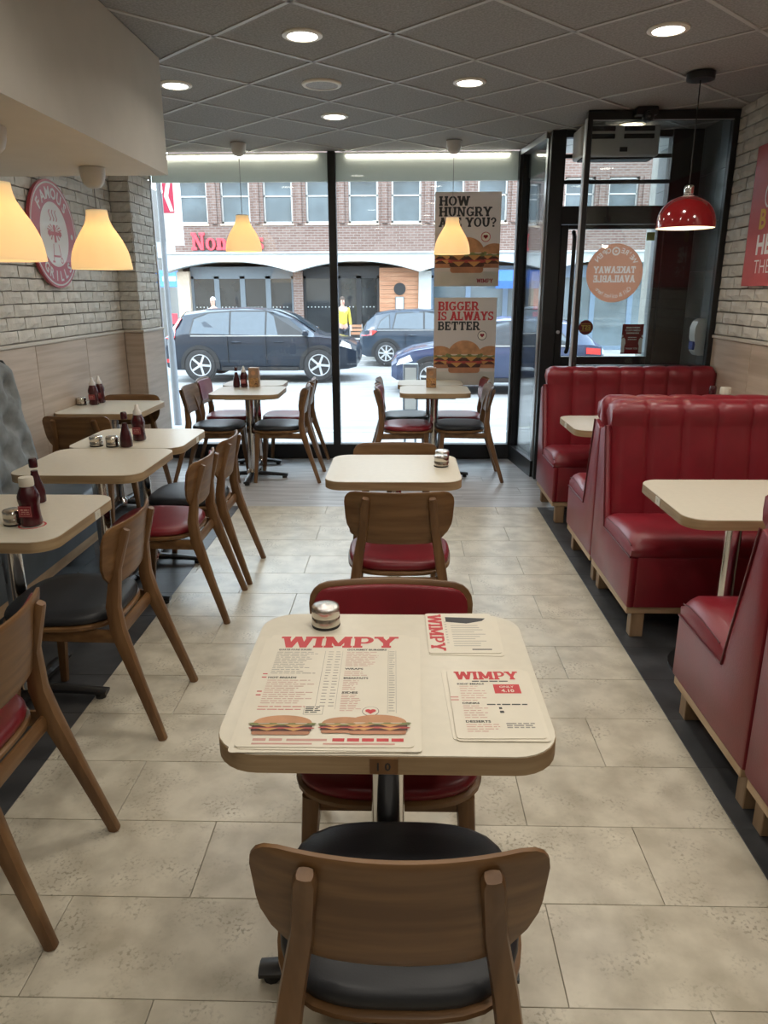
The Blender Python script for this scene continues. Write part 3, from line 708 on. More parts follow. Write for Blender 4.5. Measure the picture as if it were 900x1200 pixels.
def make_chair(seat_m, pad_m, label, loc, rotz, group=None):
    t = thing('dining_chair', label, 'chair', loc, rotz, group)
    by = lambda x, z: -.252 + .045*(x/.22)**2 + .19*(.79-z)
    b = MB(); curved_pad(b, .565, .79, .222, .105, .05, by, .014, taper=.06); b.build('backrest', 'wood_x', t, 50)
    if pad_m: b = MB(); curved_pad(b, .60, .777, .208, .085, .042, lambda x, z: by(x, z)+.0125, .013, taper=.06); b.build('back_pad', pad_m, t, 50)
    b = MB(); ring_stack(b, [(.96, .418), (1.0, .424), (1.0, .434), (.97, .438)]); b.build('seat_shell', 'wood_x', t, 40)
    b = MB(); ring_stack(b, [(.93, .4385), (.965, .443), (.975, .455), (.955, .468), (.9, .475), (.7, .4785), (.35, .479), (.05, .479)]); b.build('seat', seat_m, t, 60)
    for s in (-1, 1):
        MB().tube([(s*.208, -.335, 0), (s*.192, -.265, .22), (s*.177, -.205, .41), (s*.165, -.192, .50), (s*.143, -.205, .63), (s*.131, -.246, .755), (s*.130, -.252, .768)],
                  [(.0145, .015), (.018, .019), (.022, .027), (.021, .025), (.0185, .019), (.017, .014), (.012, .010)], 12, sq=4, ax=(1, 0, 0)).build('leg', 'wood_z', t, 50)
        MB().tube([(s*.205, .205, 0), (s*.190, .185, .22), (s*.178, .172, .419)], [.0145, .0185, .022], 12, sq=4, ax=(1, 0, 0)).build('leg', 'wood_z', t, 50)
        MB().tube([(s*.182, -.20, .392), (s*.182, .175, .398)], [(.010, .024), (.010, .022)], 8, sq=6, ax=(1, 0, 0)).build('side_rail', 'wood_x', t, 40)
    MB().tube([(-.18, -.195, .392), (.18, -.195, .392)], [(.010, .025)]*2, 8, sq=6, ax=(0, 1, 0)).build('rear_rail', 'wood_x', t, 40)
    MB().tube([(-.18, .172, .398), (.18, .172, .398)], [(.010, .022)]*2, 8, sq=6, ax=(0, 1, 0)).build('front_rail', 'wood_x', t, 40)
    return t
PI = math.pi
chB = make_chair('black_seat', None, 'nearest wooden chair, black seat, back turned to the viewer at the menu table', (-.003, 1.085, 0), 0)
chR = make_chair('red_seat', 'red_seat', 'wooden chair with red padded back on the far side of the menu table', (-.03, 1.63, 0), PI)
for base, x, y, rz, lab in (
    (chR, -.013, 3.022, 0, 'wooden chair with red seat and bare wooden back tucked under the empty middle table'),
    (chB, -.035, 3.53, PI, 'dark-backed wooden chair peeping over the far edge of the empty middle table'),
    (chR, -1.19, 1.62, PI/2, 'wooden chair with red pad at the lower left edge, cut off by the frame'),
    (chB, -1.19, 2.50, PI/2, 'wooden chair with grey-black seat at the table of the labelled ketchup bottle'),
    (chR, -1.18, 3.47, PI/2, 'red-seated wooden chair on the aisle at the near half of the double table'),
    (chB, -1.17, 3.97, PI/2, 'wooden chair with slate seat on the aisle at the far half of the double table'),
    (chB, -2.08, 4.83, 0, 'wooden chair seen from behind at the near side of the corner table by the pier'),
    (chB, -2.07, 5.40, PI, 'wooden chair facing the room on the pier side of the corner table'),
    (chB, -1.58, 6.20, -PI/2, 'wood-backed chair with black seat on the pier side of the ketchup window table'),
    (chR, -1.60, 6.72, -PI/2, 'red-backed chair against the glass on the pier side of the window tables'),
    (chB, -1.03, 6.21, PI/2, 'wooden chair with black seat at the window table, beside the black mullion'),
    (chR, -1.04, 6.70, PI/2, 'red-seated chair against the glass just before the mullion, hidden by the black-seated one'),
    (chR, .02, 6.20, -PI/2, 'wooden chair with red seat beyond the mullion, at the poster window table'),
    (chB, .01, 6.71, -PI/2, 'slate-seated chair against the glass behind the red-seated one past the mullion'),
    (chB, .50, 6.235, PI/2, 'wooden chair with black seat at the poster window table, facing the mullion'),
    (chR, .52, 6.705, PI/2, 'red-backed chair against the glass under the lower burger poster')):
    dup(base, (x, y, 0), rz, lab)

# ------------------------------------------------------------------ tables
def make_table(label, x, y, w=.60, d=.60, px=0, py=0, plate=True, number=None, rot=0, npos=.0, nface='aisle'):
    t = thing('dining_table', label, 'table', (x, y, 0))
    b = MB(); b.prism(rrect(-w/2, -d/2, w/2, d/2, .085, 7), 'z', .712, .748); ob = b.build('tabletop', 'wood_edge', t, 40)
    MB().prism(rrect(-w/2+.0012, -d/2+.0012, w/2-.0012, d/2-.0012, .084, 7), 'z', .7482, .7505).build('laminate', 'laminate', ob, 40)
    MB().lathe(px, py, [(.036, .06), (.036, .69)], 20).build('pole', 'chrome', t, 40)
    MB().rbox(px-.17, py-.17, .692, px+.17, py+.17, .7115, .004, 1).build('top_plate', 'black_metal', t)
    MB().lathe(px, py, [(.06, .035), (.058, .05), (.042, .075), (.0365, .085)], 20).build('collar', 'chrome', t, 40)
    for k in range(4):
        a = k*PI/2+rot; c, s = math.cos(a), math.sin(a)
        fl_ = .30 if d > .5 else .20
        f = MB().tube([(px+c*.03, py+s*.03, .042), (px+c*.66*fl_, py+s*.66*fl_, .034), (px+c*fl_, py+s*fl_, .026)], [(.030, .018), (.026, .014), (.024, .011)], 8, sq=5, ax=(0, 0, 1) if 0 else (-s, c, 0)).build('foot', 'black_metal', t, 40)
        MB().tube([(px+c*(fl_-.028), py+s*(fl_-.028), .0), (px+c*(fl_-.028), py+s*(fl_-.028), .016)], .02, 10).build('glide', 'rubber', f, 40)
    if number:
        if nface == 'near':
            p = MB().box(-.028, -d/2-.002, .7145, .022, -d/2+.002, .7455).build('number_plate', 'wood_z', t); ps, _ = sans(number, .016, 0, 0, .02, center=True)
            Flat((-.003, -d/2-.002, .722), (1, 0, 0), (0, 0, 1)).put(ps, 'ink_dark').done('number', p)
        else:
            s = 1 if nface == 'aisle' else -1; xe = s*w/2
            p = MB().box(xe-.002, npos-.024, .7145, xe+.002, npos+.024, .7455).build('number_plate', 'cap_white', t)
            ps, _ = sans(number, .014, 0, 0, .02, center=True)
            Flat((xe+s*.002, npos, .7235), (0, s, 0), (0, 0, 1)).put(ps, 'ink_grey').done('number', p)
    return t
make_table('cream-topped menu table nearest the viewer, laid with laminated menus', -.028, 1.432, .632, .60, 0, -.09, number='1 0', nface='near')
make_table('cream-topped middle table holding two stacked steel tins', -.04, 3.375, .605, .56, 0, .02)
make_table('cream-topped wall-side table with the labelled ketchup bottle, cut by the frame', -1.465, 2.575, .61, .60, number='1', npos=.09)
make_table('near half of the double wall-side table, with two tins and a tapered sauce bottle', -1.495, 3.50, .61, .60)
make_table('far half of the double wall-side table, pushed up to its twin', -1.485, 4.095, .62, .58, number='3', npos=.05)
make_table('small corner table against the brick pier, with a tin and ketchup', -2.095, 5.27, .60, .66)
make_table('window table with ketchup, sauce bottle and a menu box', -1.29, 6.19, .57, .58)
make_table('window table touching the glass behind the ketchup table', -1.33, 6.715, .54, .42)
make_table('window table below the burger posters, with one menu box', .265, 6.24, .58, .53)
make_table('window table touching the glass behind the menu-box table', .245, 6.73, .58, .42)
def booth_table(label, y0, y1, num):
    x0, x1 = 1.025, XR-.012; t = thing('booth_table', label, 'table', (0, (y0+y1)/2, 0)); h = (y1-y0)/2
    pl = [(x1, -h), (x1, h)] + [p for p in rrect(x0, -h, x1, h, .085, 7) if p[0] < x0+.09 and p[1] > 0] + [p for p in rrect(x0, -h, x1, h, .085, 7) if p[0] < x0+.09 and p[1] < 0]
    ob = MB().prism(pl, 'z', .712, .748).build('tabletop', 'wood_edge', t, 40)
    c = ((x0+x1)/2, 0); MB().prism([(c[0]+(a-c[0])*.9985, b_*.997) for a, b_ in pl], 'z', .7482, .7505).build('laminate', 'laminate', ob, 40)
    MB().lathe(1.33, 0, [(.032, .02), (.032, .712)], 20).build('pole', 'chrome', t, 40)
    MB().lathe(1.33, 0, [(.19, .0), (.19, .012), (.05, .022)], 28).build('base', 'black_metal', t, 40)
    MB().rbox(XR-.04, -h+.08, .66, XR-.013, h-.08, .711, .004, 1).build('wall_bracket', 'black_metal', t)
    p = MB().box(x0-.002, .0, .7145, x0+.002, .05, .7455).build('number_plate', 'cap_white', t); ps, _ = sans(num, .014, 0, 0, .02, center=True)
    Flat((x0-.002, .025, .7235), (0, -1, 0), (0, 0, 1)).put(ps, 'ink_grey').done('number', p)
booth_table('cream booth table between the two big red benches, chrome pole showing', 2.555, 3.155, '9')
booth_table('far booth table, tucked between the two rear red benches', 4.33, 4.885, '8')

# ------------------------------------------------------------------ red booth benches
def booth(label, yf, yb, sgn):
    """bench running from the aisle to the wall; yf front of the seat, yb back face; both in world y"""
    x0, x1 = 1.02, XR-.014; t = thing('booth_bench', label, 'booth', (0, yf, 0)); D = abs(yb-yf); Q = lambda y: sgn*y
    def pr(poly, a, b_, bev=.006):
        m = MB(); m.prism([(Q(p[0]), p[1]) for p in poly], 'x', a, b_); bm = bmesh.new(); me = m.mesh('tmp', 'red_leather', 0); bm.from_mesh(me)
        bmesh.ops.bevel(bm, geom=list(bm.edges), offset=bev, segments=2, affect='EDGES', profile=.5); bm.verts.index_update()
        o = MB(); o.add([tuple(v.co) for v in bm.verts], [[v.index for v in f.verts] for f in bm.faces]); bm.free(); bpy.data.meshes.remove(me); return o
    ZP = .155                                                     # underside of the upholstery
    def yb_(a, b_): return (min(Q(a), Q(b_)), max(Q(a), Q(b_)))
    a, b_ = yb_(.02, D-.02)
    MB().rbox(x0+.006, a, ZP-.034, x1, b_, ZP, .003, 1).build('plinth', 'light_wood', t)
    for lx in (x0+.035, x1-.09):
        for ly in (.03, D-.085):
            a, b_ = yb_(ly, ly+.055); MB().rbox(lx, a, 0, lx+.06, b_, ZP-.034, .003, 1).build('leg', 'dark_leg_wood', t)
    sb = D-.21                                                    # seat depth up to the back
    pr([(.002, ZP), (D-.06, ZP), (D-.06, .40), (.002, .40)], x0+.03, x1, .012).build('seat_box', 'red_leather', t, 40)
    # end panel: seat end and leaning upright in one
    pr([(.004, ZP), (D-.004, ZP), (D-.004, .86), (D-.10, .895), (sb-.012, .395), (.006, .395)], x0, x0+.036, .010).build('end_panel', 'red_leather', t, 40)
    MB().tube([(x0-.001, Q(.012), .398), (x0-.001, Q(sb-.014), .398), (x0-.001, Q(D-.103), .89)], .0045, 6).build('piping', 'piping', t, 60)
    # seat cushion, swelling over the box and rolling down its front
    nu = 24; prof = [(sb+.02, .40), (sb+.02, .455), (sb-.06, .482), (sb*.5, .497), (.10, .496), (.04, .484), (.008, .455), (-.003, .43), (.0, .405), (.012, .388), (.05, .384)]
    xs = [x0+.002, x0+.006, x0+.02, x0+.05] + [x0+.05+(x1-.03-x0-.05)*i/(nu-8) for i in range(1, nu-7)] + [x1-.012, x1-.003, x1]
    def cf(i, j):
        e = min(xs[i]-xs[0], xs[-1]-xs[i]); k = max(0, 1-e/.05); k = k*k
        y, z = prof[j]; return (xs[i], Q(y + (.016*k if y < .1 else 0)), z - (.03*k if z > .435 else 0))
    m = MB(); m.grid(len(xs), len(prof), cf); n_ = len(xs); o = 0
    m.f.append([j*n_ for j in range(len(prof))]); m.m.append(0); m.f.append([j*n_+n_-1 for j in range(len(prof))][::-1]); m.m.append(0); m.f.append([*range(n_), *range((len(prof)-1)*n_+n_-1, (len(prof)-1)*n_-1, -1)]); m.m.append(0)
    m.build('seat_cushion', 'red_leather', t, 50)
    MB().tube([(x0+.004, Q(.03), .448), (x0+.004, Q(.09), .462), (x0+.004, Q(sb*.5), .465), (x0+.004, Q(sb-.05), .452)], .003, 6).build('piping', 'piping', t, 60)
    # channelled backrest with a rolled top
    nch = 7; per = 9; N = nch*per+1; zt = 1.02
    bp = [(sb-.008, .40), (sb-.004, .52), (sb+.016, .66), (sb+.038, .80), (sb+.052, .885), (sb+.052, .905), (sb+.046, .935), (sb+.048, .975), (sb+.062, 1.0), (sb+.09, zt-.004), (D-.075, zt), (D-.035, zt-.008), (D-.008, .985), (D-.004, .94), (D-.012, .89), (D-.012, .5)]
    XS0 = x0+.03
    def bf(i, j):
        u = i/(N-1); x = XS0+(x1-XS0)*u; c = (i % per)/per; pf = abs(2*c-1)**5 if i % per else 1
        y, z = bp[j]; e = min(u, 1-u)*(x1-XS0); k = max(0, 1-e/.03)**2
        front = 1 if j < 10 else .35
        dy = (.017*pf if 0 < i < N-1 else .0)*front + .022*k*(1 if j < 11 else -1); dz = (-.006*pf if 8 <= j <= 12 else 0) - (.022*k if 8 <= j <= 12 else 0)
        if z > .9: x = x if 0 < i < N-1 else (x-.012 if i == 0 else x)
        return (x, Q(y+dy), z+dz)
    m = MB(); m.grid(N, len(bp), bf); L = len(bp)
    m.f.append([j*N for j in range(L)]); m.m.append(0); m.f.append([j*N+N-1 for j in range(L)][::-1]); m.m.append(0)
    m.f.append([*range(N), *range((L-1)*N+N-1, (L-1)*N-1, -1)]); m.m.append(0)
    m.build('backrest', 'red_leather', t, 60)
    return t
booth('red booth bench backing onto the smoked glass screen', 4.88, 5.525, 1)
booth('red bench facing the window, back to back with the channelled bench before it', 4.43, 3.815, -1)
booth('large red bench with channelled back beyond the chrome-poled booth table', 3.12, 3.81, 1)
booth('red bench seen end-on nearest the aisle, creased cushion, facing the chrome-poled table', 2.535, 1.925, -1)
booth('red bench cut off by the right frame edge, backing onto the creased one', 1.23, 1.92, 1)

# ------------------------------------------------------------------ grey buttoned banquette along the left wall
bq = thing('banquette', 'grey buttoned velvet banquette running along the brick wall', 'bench', (0, 0, 0))
by0, by1 = .6, 4.21
MB().rbox(XL+.02, by0, .0, -1.86, by1-.03, .20, .004, 1).build('base', 'black_metal', bq)
MB().rbox(-1.80, by0, .165, -1.76, by1-.02, .225, .004, 1).build('front_rail', 'light_wood', bq)
for k in range(5): MB().rbox(-1.80, 3.38-.75*k, 0, -1.76, 3.42-.75*k, .165, .003, 1).build('leg', 'light_wood', bq)
MB().rbox(-2.2, by0, .20, -1.76, by1, .40, .02, 2).build('seat_box', 'blue_seat', bq)
MB().rbox(-2.16, by0, .39, -1.745, by1, .475, .035, 4).build('seat', 'blue_seat', bq, 60)
ny, nz = 145, 29
def btuft(i, j):
    y = by0+(by1-by0)*i/(ny-1); v = j/(nz-1); z = .44+.73*v; x = -2.095 - .115*v
    p = .21; q = .19; d = 0
    for jj in range(0, 5):
        for s in (0,):
            zz = .52+q*.9*jj; off = (p/2 if jj % 2 else 0); yy = round((y-off-by1)/p)*p+off+by1
            r2 = ((y-yy)/.055)**2 + ((z-zz)/.055)**2; d += math.exp(-r2)*.04
            # creases running diagonally from button to button
    a = ((y-by1)/p + (z-.52)/(2*q*.9)); b_ = ((y-by1)/p - (z-.52)/(2*q*.9))
    for w in (a, b_): f = abs(w-round(w)); d += .016*max(0, 1-f/.12)**2
    e = min(by1-y, y-by0); k = max(0, 1-e/.05)**2; d = d*min(1, e/.06) + .035*k
    if v > .93: d += .05*((v-.93)/.07)**2
    return (x-d, y, z)
m = MB(); m.grid(ny, nz, btuft); o = len(m.v)
for j in range(nz):
    for i in range(ny):
        if i in (0, ny-1) or j in (0, nz-1): pass
rim = list(range(ny)) + [ny-1+ny*j for j in range(1, nz)] + [ny*(nz-1)+i for i in range(ny-2, -1, -1)] + [ny*j for j in range(nz-2, 0, -1)]
m.v += [(-2.33, m.v[i][1], m.v[i][2]) for i in rim]
for k in range(len(rim)): k2 = (k+1) % len(rim); m.f.append([rim[k2], rim[k], o+k, o+k2]); m.m.append(0)
m.f.append([o+k for k in range(len(rim))]); m.m.append(0)
m.build('backrest', 'grey_fabric', bq, 70)
MB().tube([(-2.145, by1+.002, .47), (-2.20, by1+.002, .80), (-2.245, by1+.002, 1.11), (-2.275, by1-.0, 1.165), (-2.325, by1-.0, 1.172)], .008, 8).build('piping', 'ink_dark', bq, 60)
for jj in range(5):
    k = 0
    while True:
        y = by1 - .21*k - (.105 if jj % 2 else 0) ; k += 1
        if y < by0+.1: break
        if y > by1-.05: continue
        z = .52+.171*jj; v = (z-.44)/.73
        MB().lathe(0, 0, [(.002, .012), (.012, .009), (.016, 0)], 10).build('button', 'grey_fabric', bq, 60, loc=(-2.095-.115*v-.066, y, z)).rotation_euler = (0, R_(90), 0)
# ------------------------------------------------------------------ lamps
def lamp_light(x, y, z, w, kind='AREA', size=.13, col=(1, .93, .82), spread=150):
    d = bpy.data.lights.new('lamp_light', kind); o = bpy.data.objects.new('lamp_light', d); COL.objects.link(o); o.location = (x, y, z); d.energy = w; d.color = col
    if kind == 'AREA': d.shape = 'DISK'; d.size = size; d.spread = R_(spread)
    else: d.shadow_soft_size = size
    return o
DL = None
def downlight(x, y, label, group=None):
    global DL
    if DL is None:
        DL = thing('downlight', label, 'light', (x, y, ZC), 0, group)
        MB().lathe(0, 0, [(.072, -.001), (.072, -.006), (.088, -.006), (.096, -.002), (.096, .004), (.072, .004)], 32, close=False).build('rim', 'enamel_white', DL, 50)
        MB().lathe(0, 0, [(.0715, .003), (.0715, -.0035), (.05, -.0042)], 32).build('lens', 'downlight', DL, 0)
    else:
        o = dup(DL, (x, y, ZC), 0, label)
        if group: o['group'] = group
        elif 'group' in o.keys(): del o['group']
    lamp_light(x, y, ZC-.02, LAMP_W)
for x, y, lab in ((-.48, 3.97, 'recessed round ceiling light nearest the soffit, next tile row before the speaker grille'),
                  (1.223, 3.95, 'recessed round ceiling light above the red benches, nearest the red pendant'),
                  (.38, 4.82, 'recessed round ceiling light in the middle of the ceiling, between speaker and red pendant'),
                  (-1.335, 4.815, 'recessed round ceiling light half hidden by the end of the soffit'),
                  (-.478, 5.655, 'recessed round ceiling light in the tile beyond the speaker grille'),
                  (1.662, 6.0, 'round ceiling light inside the lobby, seen through the smoked screen')):
    downlight(x, y, lab)
for x, y in ((-.48, 2.27), (-.48, .57), (-.48, -1.13), (1.22, 2.27), (1.22, .57), (1.22, -1.13), (.38, 3.12), (.38, 1.42), (.38, -.28), (2.0, 3.12), (2.0, 1.42)):
    downlight(x, y, 'recessed round ceiling light above or behind the viewpoint, outside the view', 'ceiling lights over the viewpoint')
sp = thing('ceiling_speaker', 'round off-white speaker grille set flush in the dark ceiling', 'speaker', (-.479, 4.83, ZC))
MB().lathe(0, 0, [(.095, -.002), (.095, -.008), (.112, -.007), (.117, -.001), (.117, .004), (.095, .004)], 36, close=False).build('rim', 'enamel_white', sp, 50)
MB().lathe(0, 0, [(.0955, .003), (.0955, -.004), (.06, -.006), (.01, -.0065)], 36).build('grille', mat('speaker_grille', (.42, .41, .40), .7, var=.3, scale=(260, 260, 260)), sp, 50)

SH = [(.150, 0), (.149, .02), (.1455, .05), (.138, .085), (.126, .115), (.111, .145), (.094, .172), (.076, .2), (.064, .222), (.0565, .245), (.053, .265), (.052, .285)]
def bell_pendant(x, y, zb, zc, label, group, watts):
    t = thing('bell_pendant', label, 'lamp', (x, y, zb), 0, group)
    wav = lambda a, z: 1 + .013*math.cos(9*a)*min(1, z/.05)*max(0, 1-z/.26) if z > .001 else 1
    MB().lathe(0, 0, SH, 54, mod=wav, close=False).lathe(0, 0, [(r-.003, z) for r, z in SH][::-1], 54, mod=wav, close=False).build('shade', 'shade', t, 60, recalc=False)
    MB().lathe(0, 0, [(.026, .20), (.030, .235), (.052, .283), (.05, .289), (.012, .292)], 20).build('lamp_holder', 'lamp_white', t, 50)
    MB().lathe(0, 0, [(.004, .075), (.026, .09), (.036, .12), (.03, .155), (.018, .18), (.014, .2)], 18).build('bulb', 'bulb', t, 60)
    h = zc-zb
    MB().tube([(0, 0, .29), (0, 0, h-.09)], .0028, 6).build('cord', 'cord_white', t)
    MB().lathe(0, 0, [(.012, h-.098), (.032, h-.092), (.05, h-.074), (.059, h-.045), (.063, h-.012), (.063, h-.001)], 24).build('canopy', 'lamp_white', t, 60)
    lamp_light(x, y, zb+.13, watts, 'POINT', .034, (1, .82, .56))
bell_pendant(-1.56, 4.0, 1.655, 2.139, 'glowing yellow bell pendant under the soffit, nearer the brick pier', None, 2.6)
bell_pendant(-1.56, 3.03, 1.66, 2.139, 'glowing yellow bell pendant under the soffit, cut off by the frame', None, 2.6)
bell_pendant(-1.345, 6.58, 1.866, ZC, 'yellow bell pendant hanging at the window before the red shop lettering', None, 2.0)
bell_pendant(.405, 6.55, 1.836, ZC, 'yellow bell pendant hanging before the upper burger poster', None, 2.0)
rp = thing('dome_pendant', 'glossy red dome pendant on a black cord over the far booth table', 'lamp', (1.648, 4.665, 1.888))
dm = [(.166, 0), (.1665, .012), (.164, .04), (.156, .075), (.142, .105), (.12, .133), (.092, .154), (.06, .168), (.03, .174)]
MB().lathe(0, 0, dm, 48, close=False).build('dome', 'enamel_red', rp, 60, recalc=False)
MB().lathe(0, 0, [(r-.003, z+.001) for r, z in dm][::-1], 48, close=False).build('lining', 'enamel_white', rp, 60, recalc=False)
MB().lathe(0, 0, [(.030, .168), (.032, .178), (.024, .185), (.027, .19), (.027, .225), (.022, .232), (.009, .236)], 20).build('neck', 'chrome', rp, 50)
MB().lathe(0, 0, [(.004, .03), (.026, .045), (.036, .075), (.03, .11), (.016, .14), (.014, .165)], 18).build('bulb', 'bulb', rp, 60)
MB().tube([(0, 0, .23), (0, 0, ZC-1.888-.02)], .0035, 6).build('cord', 'cord', rp)
MB().lathe(0, 0, [(.074, ZC-1.888-.038), (.076, ZC-1.888-.034), (.076, ZC-1.888-.002)], 32).build('canopy', 'black_metal', rp, 40)
lamp_light(1.648, 4.665, 1.90, 1.6, 'POINT', .03, (1, .86, .66))
for a, b_, lab in ((PX+.06, -.74, 'slim tube light above the window on the brick pier side of the mullion'), (-.52, .93, 'slim tube light above the window over the burger posters')):
    t = thing('tube_light', lab, 'light', (0, 7.018, ZC-.03))
    MB().rbox(a, -.008, .012, b_, .008, .028, .003, 1).build('housing', 'enamel_white', t); MB().tube([(a+.02, 0, 0), (b_-.02, 0, 0)], .0085, 10).build('tube', 'tube', t, 60)
ac = thing('air_curtain', 'white air curtain unit over the entrance door, behind the screen', 'heater', (1.555, 5.98, 2.47))
MB().rbox(-.285, -.09, .0, .285, .17, .205, .02, 3).build('casing', 'white_plastic', ac, 40)
for x in (-.14, .14):
    for z in (.115, .165): MB().rbox(x-.115, -.096, z, x+.10, -.086, z+.032, .003, 1).build('inlet_grille', 'dark_slot', ac)
MB().box(.0, -.094, .03, .055, -.089, .06).build('display', 'dark_slot', ac)
MB().rbox(-.26, -.05, -.012, .26, .10, .002, .004, 1).build('outlet', 'dark_slot', ac)
sn = thing('security_camera', 'small dark camera on top of the screen frame', 'camera', (1.60, 5.47, ZC))
MB().rbox(-.07, -.04, -.05, .07, .05, -.001, .006, 1).build('bracket', 'black_metal', sn)
MB().lathe(0, 0, [(.034, 0), (.036, .03), (.03, .05)], 20).build('body', 'black_metal', sn, 50, loc=(0, -.03, -.066)).rotation_euler = (R_(90), 0, 0)
MB().lathe(0, 0, [(.016, .0), (.016, .005), (.006, .007)], 16).build('lens', 'far_glass_dark', sn, 50, loc=(0, -.081, -.066)).rotation_euler = (R_(90), 0, 0)
ds = thing('soap_dispenser', 'white wall dispenser on the slate tiles behind the screen', 'dispenser', (XR-.012, 5.71, 1.075))
MB().prism([(0, 0), (-.05, .0), (-.075, .03), (-.07, .08), (-.085, .13), (-.085, .2), (-.07, .245), (-.04, .262), (0, .265)], 'y', -.055, .055).build('casing', 'white_plastic', ds, 30)
MB().rbox(-.088, -.04, .04, -.068, .04, .1, .004, 1).build('push_bar', 'blue_plastic', ds)

# ------------------------------------------------------------------ condiments
ZT = .7506
def tin(x, y, label, z=ZT, r=.035, h=.055):
    t = thing('steel_tin', label, 'tin', (x, y, z))
    MB().lathe(0, 0, [(r*.97, 0), (r, .002), (r, .007)], 28).build('base_ring', 'rubber', t, 50)
    MB().lathe(0, 0, [(r*.985, .007), (r*.985, h*.48), (r*.96, h*.5), (r*.985, h*.52), (r*.985, h*.78)], 28).build('body', 'steel', t, 40)
    MB().lathe(0, 0, [(r*1.0, h*.78), (r*.99, h*.9), (r*.9, h*.985), (r*.6, h*1.04), (.002, h*1.06)], 28).build('lid', 'steel_lid', t, 60)
    return t
def ketchup(x, y, label, z=ZT, k=1.0, cap='cap_white', clear=False):
    t = thing('ketchup_bottle', label, 'bottle', (x, y, z)); s = k
    sq = lambda a, zz: (abs(math.cos(a))**3.2+abs(math.sin(a))**3.2)**(-1/3.2) if .004 < zz < .105*s else 1
    b = [(.024, 0), (.030, .003), (.0315, .012), (.029, .03), (.0275, .05), (.029, .072), (.0315, .085), (.031, .098), (.027, .113), (.0215, .125), (.019, .132)]
    MB().lathe(0, 0, [(r*s, q*s) for r, q in b], 32, mod=lambda a, zz: 1 + (sq(a, zz)-1)*.5).build('bottle', 'ketchup', t, 60)
    MB().lathe(0, 0, [(.0215*s, .128*s), (.0222*s, .131*s), (.0222*s, .15*s), (.0205*s, .156*s), (.004, .157*s)] if not clear else [(.020*s, .128*s), (.021*s, .131*s), (.020*s, .145*s), (.012*s, .155*s), (.008*s, .175*s), (.004, .18*s)], 28).build('cap', cap, t, 50)
    f = Flat((-.021*s, -.0318*s, .035*s), (1, 0, 0), (0, 0, 1), .0004)
    f.put([rc(0, 0, .042*s, .036*s)], 'label_red', 1); w = .042*s; h = .036*s
    f.put([rc(.003, .003, w-.003, .004), rc(.003, h-.004, w-.003, h-.003), rc(.003, .003, .004, h-.003), rc(w-.004, .003, w-.003, h-.003)], 'ink_pink', 2)
    rnd = random.Random(3)
    f.put(words_line(.008, w-.008, h*.58, .005*s, rnd)+words_line(.010, w-.010, h*.42, .003*s, rnd)+words_line(.008, w-.008, h*.25, .003*s, rnd), 'ink_pink', 2); f.done('label', t)
    return t
def sauce(x, y, label, z=ZT, k=1.0):
    t = thing('sauce_bottle', label, 'bottle', (x, y, z))
    MB().lathe(0, 0, [(.020*k, 0), (.0265*k, .003), (.0275*k, .012), (.0265*k, .045), (.022*k, .075), (.016*k, .098), (.0125*k, .115), (.0115*k, .128)], 28).build('bottle', 'vinegar', t, 60)
    MB().lathe(0, 0, [(.0135*k, .126*k), (.0145*k, .13*k), (.0145*k, .152*k), (.011*k, .158*k), (.003, .159*k)], 22).build('cap', 'vinegar', t, 50)
    return t
tin(-.187, 1.664, 'steel sugar tin at the back of the menu table, by the WIMPY heading')
tin(.182, 3.40, 'nearer of two steel tins on the empty middle table', r=.034)
tin(.190, 3.478, 'farther of two steel tins on the empty middle table', r=.034, h=.062)
tin(-1.380, 2.475, 'steel tin beside the labelled ketchup bottle, cut by the frame')
cs = MB().prism(ellipse(0, 0, .050, .050, 36), 'z', 0, .0016).build('coaster', 'cap_white', None, 30, loc=(-1.308, 2.46, ZT)); tag(cs, 'round red and cream paper coaster under the labelled ketchup bottle', 'coaster')
Flat((0, 0, .0016), (1, 0, 0), (0, 1, 0), .0003).put([[p, q, s, r] for p, q, r, s in [(ellipse(0, 0, .047, .047, 36)[i], ellipse(0, 0, .047, .047, 36)[(i+1) % 36], ellipse(0, 0, .040, .040, 36)[i], ellipse(0, 0, .040, .040, 36)[(i+1) % 36]) for i in range(36)]], 'ink_red').done('printed_ring', cs)
ketchup(-1.308, 2.46, 'ketchup bottle with cream cap and red label on a coaster', ZT+.0018, 1.12)
sauce(-1.43, 2.76, 'dark red sauce bottle hidden behind the labelled ketchup, only its cap showing', ZT, 1.12)
tin(-1.640, 3.86, 'steel tin on the double table, farther from the tapered sauce bottle')
tin(-1.548, 3.85, 'steel tin on the double table, touching the tapered sauce bottle')
sauce(-1.470, 3.84, 'dark tapered sauce bottle on the double table before a ketchup bottle', ZT, 1.18)
ketchup(-1.462, 4.02, 'ketchup bottle with clear cap behind the tapered sauce bottle', ZT, 1.12, 'clear_plastic', True)
tin(-2.352, 5.36, 'steel tin on the corner table by the brick pier')
ketchup(-2.262, 5.37, 'ketchup bottle with clear cap on the corner table, nearer the camera of the pair', ZT, 1.1, 'clear_plastic', True)
ketchup(-2.255, 5.47, 'ketchup bottle mostly hidden behind its twin on the corner table', ZT, 1.1, 'clear_plastic', True)
sauce(-1.435, 6.40, 'dark sauce bottle on the window table beside ketchup and menu box', ZT, 1.1)
ketchup(-1.370, 6.40, 'ketchup bottle with clear cap on the window table, between sauce and menu box', ZT, 1.0, 'clear_plastic', True)
